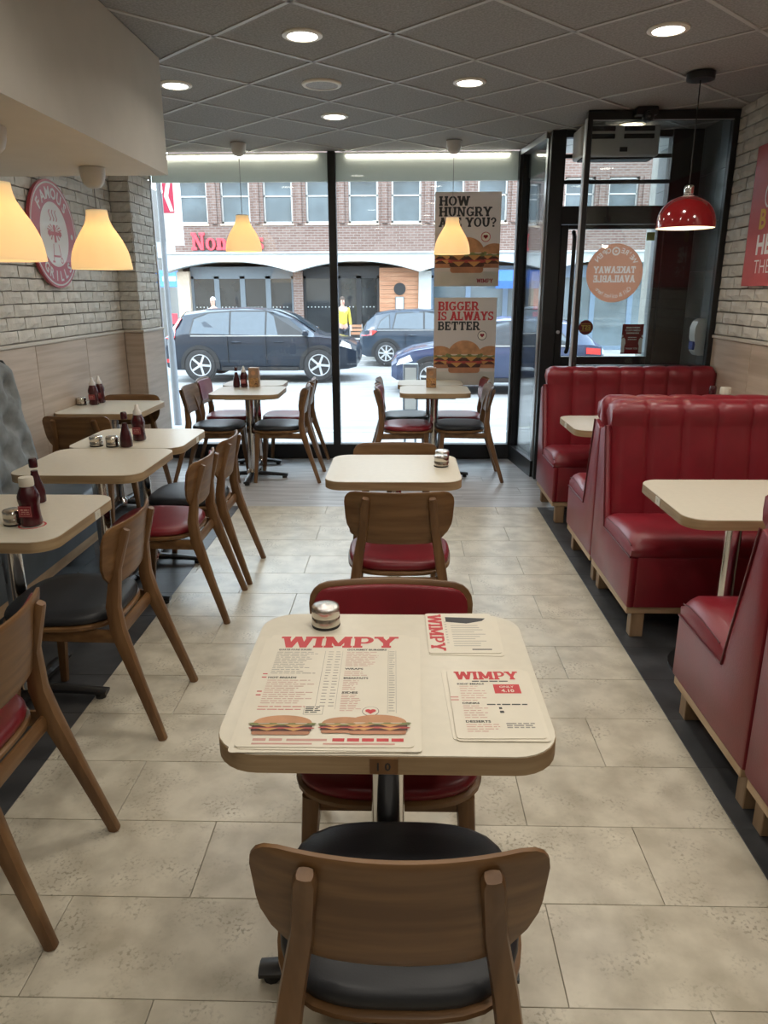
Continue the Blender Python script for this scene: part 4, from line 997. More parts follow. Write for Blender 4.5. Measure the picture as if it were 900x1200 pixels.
def menu_box(x, y, label):
    t = thing('menu_box', label, 'box', (x, y, ZT)); w, d, h = .042, .04, .165
    MB().rbox(-w, -d, 0, w, d, h, .002, 1).build('carton', 'card_kraft', t)
    for s, (o, u) in enumerate((((-w, -d-.0002, 0), (1, 0, 0)), ((w, d+.0002, 0), (-1, 0, 0)), ((w+.0002, -d, 0), (0, 1, 0)), ((-w-.0002, d, 0), (0, -1, 0)))):
        f = Flat(o, u, (0, 0, 1), .0004); rnd = random.Random(s); W = 2*w if s < 2 else 2*d
        f.put([rc(.002, .002, W-.002, .08)], 'fries', 1)
        for k in range(16):
            a = rnd.uniform(0, 3.1); cx, cy = rnd.uniform(.012, W-.012), rnd.uniform(.012, .066); c, s_ = math.cos(a)*.014, math.sin(a)*.014
            f.put([[(cx-c-s_*.2, cy-s_+c*.2), (cx-c+s_*.2, cy-s_-c*.2), (cx+c+s_*.2, cy+s_-c*.2), (cx+c-s_*.2, cy+s_+c*.2)]], rnd.choice(['cheese', 'bun', 'patty']), 2+k*.1)
        f.put([ellipse(W/2, .122, .02, .02, 20)], 'bun', 1); f.done('print', t)
    return t
menu_box(-1.285, 6.43, 'brown menu box printed with fries on the ketchup window table')
menu_box(.243, 6.40, 'brown menu box printed with fries on the poster window table')
sauce(1.87, 4.53, 'dark-capped sauce bottle on the far booth table, its top above the bench', ZT, 1.5)
ketchup(1.955, 4.55, 'cream-capped ketchup bottle on the far booth table beside the sauce bottle', ZT, 1.45)

# ------------------------------------------------------------------ laminated menus
def sheet(name, label, cx, cy, w, h, rot, z, group=None):
    t = MB().prism(rrect(-w/2, -h/2, w/2, h/2, .008, 3), 'z', 0, .0012).build(name, 'paper', None, 0, loc=(cx, cy, z)); t.rotation_euler = (0, 0, rot)
    return tag(t, label, 'menu', group)
def hbars(f, x0, x1, y0, y1, n, m, rnd, ragged=.4, h=.0022, layer=1):
    for k in range(n):
        y = y1-(y1-y0)*(k+.5)/n; f.put(words_line(x0, x1-(x1-x0)*ragged*rnd.random(), y, h, rnd), m, layer)
zt = ZT
for k, (dx, dy, r) in enumerate(((.008, .004, -.03), (-.006, -.008, .02), (.014, -.004, -.012))):
    sheet('menu_sheet', 'spare large laminated menu, its edge showing %s' % ('at the foot of the big WIMPY menu', 'left of the big WIMPY menu', 'right of the big WIMPY menu')[k], -.142+dx, 1.372+dy, .335, .455, r, zt+.0014*k, 'spare menus under the big menu')
bmn = sheet('menu_sheet', 'large laminated WIMPY menu with three printed burgers, topmost of its stack', -.142, 1.374, .325, .452, .012, zt+.0044)
f = Flat((-.1625, -.226, .0012), (1, 0, 0), (0, 1, 0), .00025); rnd = random.Random(11)
ps, _ = slab('WIMPY', .056, x0=.026, y0=.386, fit=.272); f.put(ps, 'ink_red')
def head(f, s, x, y, h, fit=None): f.put(sans(s, h, x, y, .03, fit)[0], 'ink_dark', 1)
head(f, 'QUARTER POUND BURGERS', .026, .372, .0075, .075); head(f, 'HOT BREADS', .022, .245, .0075, .06)
hbars(f, .024, .125, .262, .366, 13, 'ink_grey', rnd); hbars(f, .022, .125, .142, .240, 12, 'ink_pink', rnd); hbars(f, .02, .12, .118, .138, 2, 'ink_red', rnd, .2)
for xx in (.141, .158): hbars(f, xx, xx+.011, .13, .37, 20, 'ink_grey', rnd, 0, .0025)
for y in (.262, .248, .19, .176): f.put([rc(.008, y, .018, y+.004)], 'ink_red')
head(f, 'GOURMET BURGERS', .182, .372, .0075, .09); head(f, 'WRAPS', .182, .283, .0075, .04); head(f, 'BREAKFASTS', .182, .243, .0075, .052); head(f, 'SIDES', .182, .184, .008, .033)
hbars(f, .182, .262, .296, .366, 9, 'ink_pink', rnd, .5); hbars(f, .182, .245, .254, .278, 3, 'ink_pink', rnd); hbars(f, .182, .215, .196, .238, 6, 'ink_pink', rnd); hbars(f, .182, .225, .116, .180, 10, 'ink_pink', rnd)
f.put([rc(.2755, .112, .2762, .372), rc(.2925, .112, .2932, .372), rc(.133, .125, .1337, .37), rc(.1725, .125, .173, .37)], 'ink_grey')
hbars(f, .278, .290, .114, .370, 26, 'ink_grey', rnd, 0, .0025)
f.put([rc(.112, .106, .150, .136)], 'ink_grey', 1).put([rc(.1128, .1068, .1492, .1352)], 'paper', 2); hbars(f, .115, .146, .109, .133, 4, 'ink_dark', rnd, .2, .003, 3)
f.put([ellipse(.243, .118, .0165, .0165, 24)], 'ink_dark', 2).put([ellipse(.243, .118, .0155, .0155, 24)], 'paper', 3).put([ellipse(.238, .119, .0055, .0055, 12), ellipse(.248, .119, .0055, .0055, 12), [(.2335, .117), (.2525, .117), (.243, .107)]], 'ink_red', 4)
for cx, w, dy, tl in ((.078, .118, .0, .78), (.196, .094, .006, .8), (.258, .116, .002, .8)):
    for p, m_, ly in burger(cx, .036+dy, w, tl*1.12): f.put(p, m_, ly+4+cx*10)
f.put([rc(.03+.0*k, .018, .054, .026) for k in range(1)]+[rc(.06, .018, .084, .026), rc(.092, .018, .166, .025)], 'ink_pink')
f.put([rc(.176+.027*k, .017, .198+.027*k, .027) for k in range(5)], 'ink_red'); f.put([rc(.03, .007, .14, .012), rc(.16, .007, .29, .012)], 'ink_pink'); f.done('print', bmn)
for k, (dx, dy, r) in enumerate(((-.006, .004, .02), (.005, -.004, -.015))):
    sheet('menu_sheet', 'spare small laminated menu, its edge showing %s of the price-box menu' % ('on the left side', 'at the foot')[k], .182+dx, 1.312+dy, .172, .262, .02+r, zt+.0014*k, 'spare menus under the price-box menu')
sm = sheet('menu_sheet', 'small laminated WIMPY menu with a red price box and DESSERTS heading', .182, 1.312, .166, .258, .02, zt+.003)
f = Flat((-.083, -.129, .0012), (1, 0, 0), (0, 1, 0), .00025); rnd = random.Random(5)
ps, _ = slab('WIMPY', .034, x0=.016, y0=.214, fit=.134); f.put(ps, 'ink_red'); f.put(words_line(.05, .125, .205, .004, rnd), 'ink_dark')
head(f, "KIDS' MEALS", .018, .193, .0065, .056); head(f, 'DRINKS', .022, .118, .0065, .034); head(f, 'DESSERTS', .022, .052, .0075, .048)
hbars(f, .022, .075, .126, .19, 7, 'ink_pink', rnd); hbars(f, .022, .075, .064, .114, 6, 'ink_pink', rnd); hbars(f, .022, .085, .018, .048, 4, 'ink_pink', rnd)
f.put([rc(.092, .158, .146, .194)], 'ink_red', 1); f.put(sans('ONLY', .008, .119, .180, .02, center=True)[0] + sans('4.10', .011, .119, .163, .03, center=True)[0], 'paper', 2)
f.put(words_line(.07, .15, .114, .004, rnd), 'ink_dark'); hbars(f, .098, .152, .03, .05, 3, 'ink_grey', rnd, .1, .004); f.put([rc(.092, .099, .098, .106), rc(.092, .085, .1, .093)], 'ink_dark')
f.put([rc(.0, .142, .016, .147), rc(.0, .131, .016, .136)], 'ink_pink'); f.done('print', sm)
sheet('menu_sheet', 'small laminated menu peeping from under the sideways WIMPY menu', .150, 1.618, .170, .215, -.03, zt)
tm = sheet('menu_sheet', 'laminated WIMPY menu turned sideways at the back corner of the table', .143, 1.626, .166, .215, .02, zt+.0016)
f = Flat((-.083, .1075, .0012), (0, -1, 0), (1, 0, 0), .00025); rnd = random.Random(9)
ps, _ = slab('WIMPY', .034, x0=.008, y0=.006, fit=.195); f.put(ps, 'ink_red')
f.put([[(.022, .05), (.03, .15), (.045, .14), (.06, .1), (.05, .05)]], 'ink_dark'); 
for k in range(10): f.put([rc(.07+.012*k, .06, .0725+.012*k, .14-.03*rnd.random())], 'ink_grey')
f.put([rc(.195, .1, .2, .145)], 'ink_dark'); f.put([rc(.05+.014*k, .045, .053+.014*k, .05) for k in range(9)], 'ink_grey'); f.done('print', tm)

# ------------------------------------------------------------------ wall signs, posters, door stickers
sg = thing('round_sign', 'round red and white FAMOUS GRILLS sign on the brick wall', 'sign', (XL+.012, 5.27, 1.915)); RS = .345
MB().prism(ellipse(0, 0, RS, RS, 64), 'x', .008, .03).build('disc', 'sign_red', sg, 30)
f = Flat((.0301, 0, 0), (0, 1, 0), (0, 0, 1), .0006)
def ring(r0, r1, n=64): a = ellipse(0, 0, r1, r1, n); b = ellipse(0, 0, r0, r0, n); return [[a[i], a[(i+1) % n], b[(i+1) % n], b[i]] for i in range(n)]
f.put(ring(RS*.93, RS*.96), 'sign_cream'); f.put([ellipse(0, 0, RS*.60, RS*.60, 64)], 'sign_cream', 1)
f.put(arc_text('FAMOUS', 0, 0, RS*.765, RS*.22, 90, -0+96, False, .03), 'sign_cream', 2) if False else None
f.put(arc_text('FAMOUS', 0, 0, RS*.77, RS*.21, 90, 92, False, .03), 'sign_cream', 2)
f.put(arc_text('GRILLS', 0, 0, RS*.77, RS*.19, -90, 78, True, .03), 'sign_cream', 2)
for s in (-1, 1): f.put([ellipse(s*RS*.77, 0, .018, .018, 14)], 'sign_cream', 2)
for k in range(3):                                              # steam, flag-hatched grill pan, stand
    x = -.045+.045*k; f.put([[(x-.006+.012*math.sin(q*1.6), .085+q*.018), (x+.006+.012*math.sin(q*1.6), .085+q*.018), (x+.006+.012*math.sin((q+1)*1.6), .085+(q+1)*.018), (x-.006+.012*math.sin((q+1)*1.6), .085+(q+1)*.018)] for q in range(4)], 'sign_red', 2)
bowl = lambda r, a0, a1: [(0, .045)] + [(r*math.cos(R_(a)), .045+r*.9*math.sin(R_(a))) for a in range(a0, a1+1, 6)]
f.put([rc(-.1, -.005, .1, .018), rc(-.016, -.05, .016, .062)], 'sign_red', 3)
for a in (200, 218, 236, 304, 322, 340): f.put([[(.03*math.cos(R_(a)), .045+.03*math.sin(R_(a))), (.105*math.cos(R_(a-4)), .045+.095*math.sin(R_(a-4))), (.105*math.cos(R_(a+4)), .045+.095*math.sin(R_(a+4)))]], 'sign_red', 2)
for a in (20, 40, 60, 120, 140, 160): f.put([[(.02*math.cos(R_(a)), .012+.02*math.sin(R_(a))), (.11*math.cos(R_(a-4)), .012+.06*math.sin(R_(a-4))), (.11*math.cos(R_(a+4)), .012+.06*math.sin(R_(a+4)))]], 'sign_red', 2)
f.put([dg(-.055, -.17, -.035, -.06, .009), dg(.062, -.15, .042, -.06, .009), rc(-.055, -.145, .05, -.132), rc(-.075, -.18, -.04, -.168)], 'sign_red', 2); f.put([q for q in [[(.066+.02*math.cos(R_(a)), -.165+.02*math.sin(R_(a))), (.066+.02*math.cos(R_(a+30)), -.165+.02*math.sin(R_(a+30))), (.066+.012*math.cos(R_(a+30)), -.165+.012*math.sin(R_(a+30))), (.066+.012*math.cos(R_(a)), -.165+.012*math.sin(R_(a)))] for a in range(0, 360, 30)]], 'sign_red', 2)
f.done('emblem', sg)

rpst = thing('wall_poster', 'pinkish red poster with bold white and yellow words on the brick wall over the booths', 'poster', (XR-.02, 4.55, 1.98))
MB().box(-.02, -.57, -.415, .008, .565, .415).build('board', 'poster_red', rpst)
f = Flat((-.0202, .565, -.415), (0, -1, 0), (0, 0, 1), .0006)
f.put(arc(.235, .53, .055, .075, 45, 315, .014, .014, 14), 'ink_white')
f.put(sans('B', .115, .15, .34, .03)[0], 'ink_yellow'); f.put(sans('HE', .115, .15, .19, .03)[0], 'ink_white'); f.put(sans('THE', .085, .15, .075, -.008)[0], 'ink_white'); f.done('lettering', rpst)

def win_poster(label, cx, z0, z1, w, lines, extra):
    t = thing('window_poster', label, 'poster', (cx, 6.955, z0)); h = z1-z0
    MB().box(-w/2, 0, 0, w/2, .004, h).build('print_sheet', 'poster_paper', t)
    f = Flat((-w/2, -.0002, 0), (1, 0, 0), (0, 0, 1), .0004); y = h-.034
    for s, m_, fit in lines:
        hh = .078; y -= hh; ps, _ = slab(s, hh, x0=.035, y0=y, fit=fit); f.put(ps, m_, 1); y -= .009
    f.put([rc(.002, .0015, w-.002, h*.16)], 'poster_table', 1)
    for cx2, cy, bw, tl, ly in ((w*.10, h*.20, w*.46, 1.25, 0), (w*.92, h*.20, w*.46, 1.25, 6), (w*.50, h*.145, w*.56, 1.5, 12)):
        for p, m_, l2 in burger(cx2, cy, bw, tl):
            q = []
            for pl in p:
                pl = clip_poly(pl, .002, .002, w-.002, h-.01)
                if len(pl) > 2: q.append(pl)
            f.put(q, m_, 2+ly*.7+l2)
    c = (w*.78, h*.53 if extra else h*.575); n = 28
    a, b_ = ellipse(*c, .042, .042, n), ellipse(*c, .037, .037, n); f.put([[a[i], a[(i+1) % n], b_[(i+1) % n], b_[i]] for i in range(n)], 'ink_dark' if not extra else 'ink_red', 2)
    f.put([ellipse(*c, .033, .033, n)], 'paper', 2); f.put([ellipse(c[0]-.009, c[1]+.006, .011, .011, 12), ellipse(c[0]+.009, c[1]+.006, .011, .011, 12), [(c[0]-.019, c[1]+.002), (c[0]+.019, c[1]+.002), (c[0], c[1]-.018)]], 'label_red', 3)
    if extra: ps, _ = slab('WIMPY', .034, x0=w*.66, y0=.03, fit=.145); f.put(ps, 'label_red', 3)
    f.done('print', t)
win_poster('upper window poster reading HOW HUNGRY ARE YOU? above a burger', .565, 1.582, 2.366, .575, (('HOW', 'ink_dark', .265), ('HUNGRY', 'ink_dark', .46), ('ARE YOU?', 'ink_dark', .505)), True)
win_poster('lower window poster reading BIGGER IS ALWAYS BETTER above a burger', .565, .70, 1.484, .565, (('BIGGER', 'ink_red', .37), ('IS ALWAYS', 'ink_red', .505), ('BETTER', 'ink_dark', .385)), False)

def door_flat(o): return Flat(o, (1, 0, 0), (0, 0, 1), .0005)
dy = 6.193
tk = thing('door_sticker', 'round terracotta TAKEAWAY AVAILABLE sticker reading mirrored on the door glass', 'sticker', (1.672, dy, 1.672)); R0 = .222
LET = []
for w_, y in (('TAKEAWAY', .0), ('AVAILABLE', -.068)): LET += slab(w_, .052, fit=.33, x0=-.165, y0=y)[0]
LET += arc_text("WE'RE", 0, 0, .178, .038, 127, 38, False, .02) + arc_text('OPEN', 0, 0, .178, .038, 54, 33, False, .02) + arc_text('Call & collect here', 0, 0, .172, .034, -90, 92, True, 0)
a, b_ = ellipse(.0, .165, .032, .032, 24), ellipse(.0, .165, .02, .02, 24); LET += [[a[i], a[(i+1) % 24], b_[(i+1) % 24], b_[i]] for i in range(24)] + [ellipse(0, .165, .009, .009, 12)]
LET = [[(-a, b_) for a, b_ in q] for q in LET]                  # printed for the street, so mirrored from inside
# the letters are gaps in the terracotta ink filled with pale film: both are laid as thin strips, row by row
def spans(polys, y):
    iv = []
    for q in polys:
        xs = sorted(a[0]+(y-a[1])*(b[0]-a[0])/(b[1]-a[1]) for a, b in ((q[k-1], q[k]) for k in range(len(q))) if (a[1] > y) != (b[1] > y))
        iv += [(xs[k], xs[k+1]) for k in range(0, len(xs)-1, 2)]
    iv.sort(); out = []
    for a, b in iv:
        if out and a <= out[-1][1]: out[-1][1] = max(out[-1][1], b)
        else: out.append([a, b])
    return out
fb, lb = MB(), MB(); NR = 180; dh = 2*R0/NR
for k in range(NR):
    y0 = -R0+dh*k; ym = y0+dh/2; w = math.sqrt(max(R0*R0-ym*ym, 1e-6)); x = -w
    for a, b in spans(LET, ym)+[[w, w]]:
        a, b = max(a, -w), min(b, w)
        if a-x > 1e-4: fb.add([(x, 0, y0), (a, 0, y0), (a, 0, y0+dh), (x, 0, y0+dh)], [(0, 1, 2, 3)])
        if b-a > 1e-4: lb.add([(a, 0, y0), (b, 0, y0), (b, 0, y0+dh), (a, 0, y0+dh)], [(0, 1, 2, 3)])
        x = b
fb.build('film', 'decal', tk, 0, recalc=False); lb.build('lettering', 'decal_text', tk, 0, recalc=False)
rs = thing('door_sticker', 'small round dark red sticker with orange characters low on the door glass', 'sticker', (1.478, dy, 1.255))
MB().prism(ellipse(0, 0, .058, .058, 32), 'y', 0, .0015).build('film', 'card_red', rs, 30); f = door_flat((0, -.0002, 0)); f.put(slab('123', .03)[0] or sans('EST', .036, 0, -.018, .03, center=True)[0], 'ink_yellow', 1, 0); f.put([rc(-.045, .026, .045, .029), rc(-.045, -.029, .045, -.026)], 'ink_yellow'); f.done('lettering', rs)
cd = thing('door_notice', 'dark red notice card with white lines at the bottom corner of the door glass', 'notice', (1.858, dy, 1.045))
MB().box(-.085, 0, 0, .085, .0015, .235).build('card', 'card_red', cd); f = door_flat((-.085, -.0002, 0)); rnd = random.Random(2)
f.put(sans('PLEASE REMIND', .011, .085, .205, 0, .115, True)[0]+sans('CUSTOMERS', .016, .085, .178, .02, .12, True)[0]+sans('TO LEAVE QUIETLY', .011, .085, .158, 0, .115, True)[0] if False else words_line(.03, .14, .203, .011, rnd)+sans('CUSTOMERS', .015, .085, .180, .02, .12, True)[0]+words_line(.035, .135, .160, .010, rnd)+words_line(.05, .12, .128, .006, rnd)+words_line(.05, .12, .112, .006, rnd)+sans('THANK YOU', .014, .085, .036, .02, .10, True)[0], 'ink_white')
for s in (0, 1):
    q = [[(.0, .01), (.028, .01), (.026, .06), (.034, .085), (.03, .115), (.018, .13), (.0, .12)], [(0, .13), (.012, .135), (.012, .15), (0, .15)]]
    f.put([[(.17-x, y) if s else (x, y) for x, y in p] for p in q], 'ink_white', 2)
f.done('print', cd)
gk = MB().box(1.90, dy, 1.915, 1.962, dy+.0015, 1.975).build('door_sticker', 'sticker_green'); tag(gk, 'small yellow-green square sticker at the top corner of the door glass', 'sticker')
# ------------------------------------------------------------------ street outside
GZ = -.47
rd = shell('road')
def gz(y): return -.05 if y < 7.3 else (-.05 + (GZ+.05)*min(1, (y-7.3)/5.7))
MB().grid(2, 12, lambda i, j: ((-40, 40)[i], (9.6+[0, .6, 1.2, 2, 2.8, 3.4, 5, 7, 9, 11, 12.5, 14.2][j]), gz(9.6+[0, .6, 1.2, 2, 2.8, 3.4, 5, 7, 9, 11, 12.5, 14.2][j])-.06)).build('carriageway', 'asphalt', rd, 0, recalc=False)
for y in (10.0, 10.2): MB().grid(2, 2, lambda i, j: ((-40, 40)[i], y+.07*j, gz(y+.07*j)-.057)).build('yellow_line', 'yellow_line', rd, 0, recalc=False)
pv = shell('pavement')
MB().grid(2, 5, lambda i, j: ((-40, 40)[i], 7.05+2.42*j/4, gz(7.05+2.42*j/4)-.004)).build('bedding', 'kerb', pv, 0, recalc=False)
for j in range(4):                                              # paving slabs by the window
    for i in range(-11, 12):
        y0 = 7.06+.6*j; x0 = .9*i + (.45 if j % 2 else 0); z0, z1 = gz(y0), gz(y0+.59)
        if abs(x0) < 9: MB().add([(x0, y0, z0), (x0+.89, y0, z0), (x0+.89, y0+.59, z1), (x0, y0+.59, z1), (x0, y0, z0-.05), (x0+.89, y0, z0-.05), (x0+.89, y0+.59, z1-.05), (x0, y0+.59, z1-.05)], [(0, 1, 2, 3), (0, 4, 5, 1), (1, 5, 6, 2), (2, 6, 7, 3), (3, 7, 4, 0)]).build('paving_slab', 'paving', pv, 0, recalc=False)
for i in range(-10, 11): MB().box(.9*i+.004, 9.47, gz(9.5)-.12, .9*i+.896, 9.62, gz(9.5)+.005).build('kerb_stone', 'kerb', pv, 0)
pf = shell('pavement'); FY = 23.6
MB().box(-40, FY+.15, GZ-.1, 40, 60, GZ+.06).build('far_paving', 'paving', pf, 0)
for i in range(-18, 26): MB().box(.9*i+.004, FY, GZ-.1, .9*i+.896, FY+.15, GZ+.065).build('kerb_stone', 'kerb', pf, 0)
GB = GZ+.06

# brick building with a red-lettered restaurant
BY = 26.0
bd = thing('brick_building', 'red brick building across the street with a white scalloped band and red lettering', 'building', (0, BY, 0))
X0, X1 = -7.62, 16.0
MB().box(X0, .30, 2.75, X1, 9, 8.4).build('wall', 'street_brick', bd, 0)
MB().box(X0, 3.2, GB, X1, 9, 2.75).build('back_wall', 'stone', bd, 0); MB().box(X0, .1, GB, X0+.15, 3.2, 2.75).build('party_wall', 'stone', bd, 0)
MB().box(X0, .0, 2.75, X1, .35, 3.70).build('spandrel', 'street_brick', bd, 0); MB().box(X0, .0, 5.05, X1, .35, 6.3).build('spandrel', 'street_brick', bd, 0); MB().box(X0, 0, 7.6, X1, .35, 8.5).build('spandrel', 'street_brick', bd, 0)
P_ = 1.405; n = 0; x = -7.42
while x < X1-.9:
    for z0, z1, nm in ((3.70, 5.05, 'a'), (6.3, 7.6, 'b')):
        xe = x+.97
        fr = MB().box(x, .14, z0, xe, .2, z0+.07).box(x, .14, z1-.06, xe, .2, z1).box(x, .14, z0, x+.06, .2, z1).box(xe-.06, .14, z0, xe, .2, z1).box(x, .14, z0+.83, xe, .2, z0+.87).build('window', 'alu', bd, 0)
        MB().box(x+.06, .165, z0+.07, xe-.06, .175, z0+.83).build('pane', 'far_glass', fr, 0); MB().box(x+.06, .165, z0+.87, xe-.06, .175, z1-.06).build('pane', 'far_glass', fr, 0)
        MB().box(x-.03, -.03, z0-.06, xe+.03, .14, z0).build('sill', 'stone', fr, 0)
        if n % 3 == 1: MB().box(x+.06, .18, z1-.55, xe-.06, .19, z1-.06).build('blind', 'blind', fr, 0)
    for z0, z1 in ((3.70, 5.05), (6.3, 7.6)):
        MB().box(xe, 0, z0, x+P_, .35, z1).build('pier', 'street_brick', bd, 0)
        MB().box(xe+.13, -.06, z0, x+P_-.13, .02, z1).build('pier_rib', 'street_brick', bd, 0)
    x += P_; n += 1
MB().box(X0, 0, 3.70, -7.42, .35, 5.05).build('pier', 'street_brick', bd, 0); MB().box(X0, 0, 6.3, -7.42, .35, 7.6).build('pier', 'street_brick', bd, 0)
def scallop(xa, xb, zb, rise, n=14):
    pts = [(xa, 2.77), (xb, 2.77), (xb, zb)]
    for k in range(1, n): t = 1-k/n; pts.append((xa+.12+(xb-xa-.24)*t, zb+.02+rise*math.sin(PI*t)**.8))
    return pts + [(xa, zb)]
bays = [(-7.95, -3.62), (-3.62, .55), (.55, 4.75), (4.75, 8.95), (8.95, 13.15)]
for a, b_ in bays: MB().prism(scallop(a, b_, 2.16, .32), 'y', -.45, .30).build('scalloped_band', 'white_render', bd, 0)
MB().box(-7.95, -.50, 2.74, 13.15, .31, 2.80).build('band_coping', 'white_render', bd, 0)
for a in (-7.62, .52, 4.7, 8.9): MB().box(a, -.1, GB, a+.42, .3, 2.2).build('column', 'stone' if a < 0 else 'white_render', bd, 0)
MB().box(-3.70, -.05, GB, -3.38, .3, 2.4).build('column', 'street_brick', bd, 0)
MB().box(X0, -.35, 2.48, X1, 3.2, 2.52).build('porch_ceiling', 'stone', bd, 0)
# shopfronts: framed doors with big panes
def front(x0, x1, n, m, zb=.0, head=2.05, gm='far_glass_dark', y=.12):
    w = (x1-x0)/n; fw = .085
    MB().box(x0, y-.04, head, x1, y+.06, head+.30).build('shopfront_head', m, bd, 0)
    for k in range(n):
        a, b_ = x0+w*k, x0+w*(k+1)
        fr = MB().box(a, y-.03, GB, a+fw, y+.05, head).box(b_-fw, y-.03, GB, b_, y+.05, head).box(a, y-.03, head-fw, b_, y+.05, head).box(a, y-.03, GB, b_, y+.05, GB+.14).build('door_panel', m, bd, 0)
        MB().box(a+fw, y, GB+.14, b_-fw, y+.01, head-fw).build('pane', gm, fr, 0)
        dots = MB()
        for q in range(int((b_-a-2*fw)/.12)): dots.box(a+fw+.04+.12*q, y-.006, 1.02, a+fw+.075+.12*q, y-.001, 1.055)
        if gm == 'far_glass_dark' and dots.v: dots.build('manifestation_dots', 'white_render', fr, 0)
front(-7.2, -3.70, 4, 'grey_frame'); front(-3.38, -2.25, 1, 'trim_black'); front(-2.2, -.80, 2, 'trim_black')
cl = MB().box(-.80, .02, GB, .52, .12, 2.30).build('clad_wall', 'stone', bd, 0)
for k in range(19): MB().rbox(-.80, -.012, GB+.003+.143*k, .52, .02, GB+.143*(k+1)-.006, .004, 1).build('plank', 'timber_clad', cl, 0)
MB().box(-.26, -.05, .95, .03, -.012, 1.37).build('menu_case', 'grey_frame', bd, 0); MB().box(-.235, -.056, .975, .005, -.05, 1.345).build('menu_sheet', 'white_render', bd, 0)
MB().prism(ellipse(-.115, 1.62, .2, .2, 24), 'y', -.03, -.012).build('round_emblem', 'trim_black', bd, 30)
front(.94, 4.7, 3, 'blue_frame', gm='far_glass'); front(5.12, 8.9, 3, 'blue_frame', gm='far_glass'); front(9.32, 13.1, 3, 'grey_frame', gm='far_glass')
for a, b_ in ((5.3, 6.2), (6.5, 7.5)): MB().box(a, .3, GB+.3, b_, .6, 1.7).build('window_display', 'display', bd, 0)
f = Flat((-7.03, -.10, 2.875), (1, 0, 0), (0, 0, 1), .001)
lt = MB()
for k, q in enumerate(slab("Nonna's", .55, 1.0, fit=2.42)[0]): lt.prism([(-7.03+a, 2.875+b_) for a, b_ in q], 'y', -.12-.0015*(k % 9), -.04)
lt.build('shop_lettering', 'shop_red', bd, 0)
MB().box(-7.0, -.075, 2.83, -4.65, -.06, 2.86).build('lettering_rail', 'grey_frame', bd, 0)
MB().prism([(-.46, 2.2), (-1.3, 1.85), (-1.3, 1.62), (-1.28, 1.62), (-1.28, 1.83), (-.46, 2.15)], 'x', 2.95, 4.65).build('awning', 'awning_blue', bd, 0)
bn = thing('street_banner', 'red upright shop banner seen between corner post and door', 'sign', (4.45, 25.2, 0))
MB().box(-.02, -.02, GB, .02, .02, 1.75).build('stand', 'trim_black', bn, 0); MB().box(-.21, -.035, .95, .21, -.02, 1.70).build('panel', 'shop_red', bn, 0); MB().box(-.21, -.035, .15, .21, -.02, .88).build('panel', 'shop_red', bn, 0)
f = Flat((0, -.0355, 0), (1, 0, 0), (0, 0, 1), .002); f.put([ellipse(0, 1.38, .12, .16, 16)], 'shop_red', 1); f.put([rc(-.08, 1.3, .08, 1.36), rc(-.05, .6, .05, .72), rc(-.1, .3, .1, .36)], 'banner_white', 2); f.done('print', bn)
# pale building and street furniture seen beside the brick pier
wbld = thing('white_building', 'pale modern building beyond the lamp post, at the edge of the brick pier', 'building', (-12.2, 30, 0))
MB().box(-4, 0, GB, 2.4, 8, 5.4).build('wall', 'white_render', wbld, 0)
MB().box(-4.2, -1.45, 2.75, 4.0, 0, 3.3).build('canopy_band', 'white_render', wbld, 0)
for z0 in (3.7,):
    for x in (-2.2, .1): 
        fr = MB().box(x, -.05, z0, x+1.4, .0, z0+1.1).build('window', 'grey_frame', wbld, 0); MB().box(x+.06, -.06, z0+.06, x+1.34, -.05, z0+1.04).build('pane', 'far_glass', fr, 0)
for k in range(2): fr = MB().box(.3+1.0*k, -.05, GB, 1.2+1.0*k, 0, 2.3).build('door_panel', 'grey_frame', wbld, 0); MB().box(.38+1.0*k, -.06, GB+.1, 1.12+1.0*k, -.05, 2.2).build('pane', 'far_glass', fr, 0)
sbn = MB().rbox(-9.35, 28.6, 1.72, -8.05, 28.7, 2.32, .01, 1).build('hanging_sign', 'sign_blue', None, 0); tag(sbn, 'blue shop sign hanging beyond the lamp post', 'sign')
MB().box(-9.2, 28.63, 2.30, -9.16, 28.67, 2.76).box(-8.3, 28.63, 2.30, -8.26, 28.67, 2.76).build('hanger', 'grey_frame', sbn, 0)
MB().box(-8.95, 28.59, 1.94, -8.45, 28.6, 2.1).build('lettering', 'banner_white', sbn, 0)
lp = thing('lamp_post', 'grey lamp post carrying a red and white banner, beside the brick pier', 'post', (-3.39, 11.0, gz(11)-.06))
MB().tube([(0, 0, 0), (0, 0, 5.6)], [.042, .032], 12).build('shaft', 'pole_grey', lp, 60)
MB().tube([(0, 0, 0), (0, 0, 1.25)], [.055, .05], 12).build('base', 'pole_grey', lp, 60)
MB().box(.05, -.008, 2.55, .30, .008, 3.55).build('banner', 'banner_white', lp, 0); MB().box(.05, -.010, 2.98, .20, .010, 3.55).build('banner_panel', 'banner_red', lp, 0)
MB().tube([(0, 0, 3.57), (.32, 0, 3.57)], .012, 6).build('banner_arm', 'pole_grey', lp, 60)
MB().add([(.07, -.012, 3.2), (.13, -.012, 3.2), (.19, -.012, 3.45), (.13, -.012, 3.45), (.19, -.012, 3.0), (.14, -.012, 3.0)], [(0, 1, 2, 3), (0, 1, 4, 5)]).build('banner_print', 'banner_white', lp, 0)
gp = thing('sign_post', 'thin green post close to the brick pier outside', 'post', (-2.93, 9.0, gz(9)))
MB().tube([(0, 0, 0), (0, 0, 3.6)], .022, 10).build('shaft', 'pole_green', gp, 60); MB().lathe(0, 0, [(.03, 3.6), (.03, 3.64), (.01, 3.66)], 10).build('finial', 'pole_green', gp, 60); MB().tube([(0, 0, 0), (0, 0, .3)], .035, 10).build('foot', 'pole_green', gp, 60)
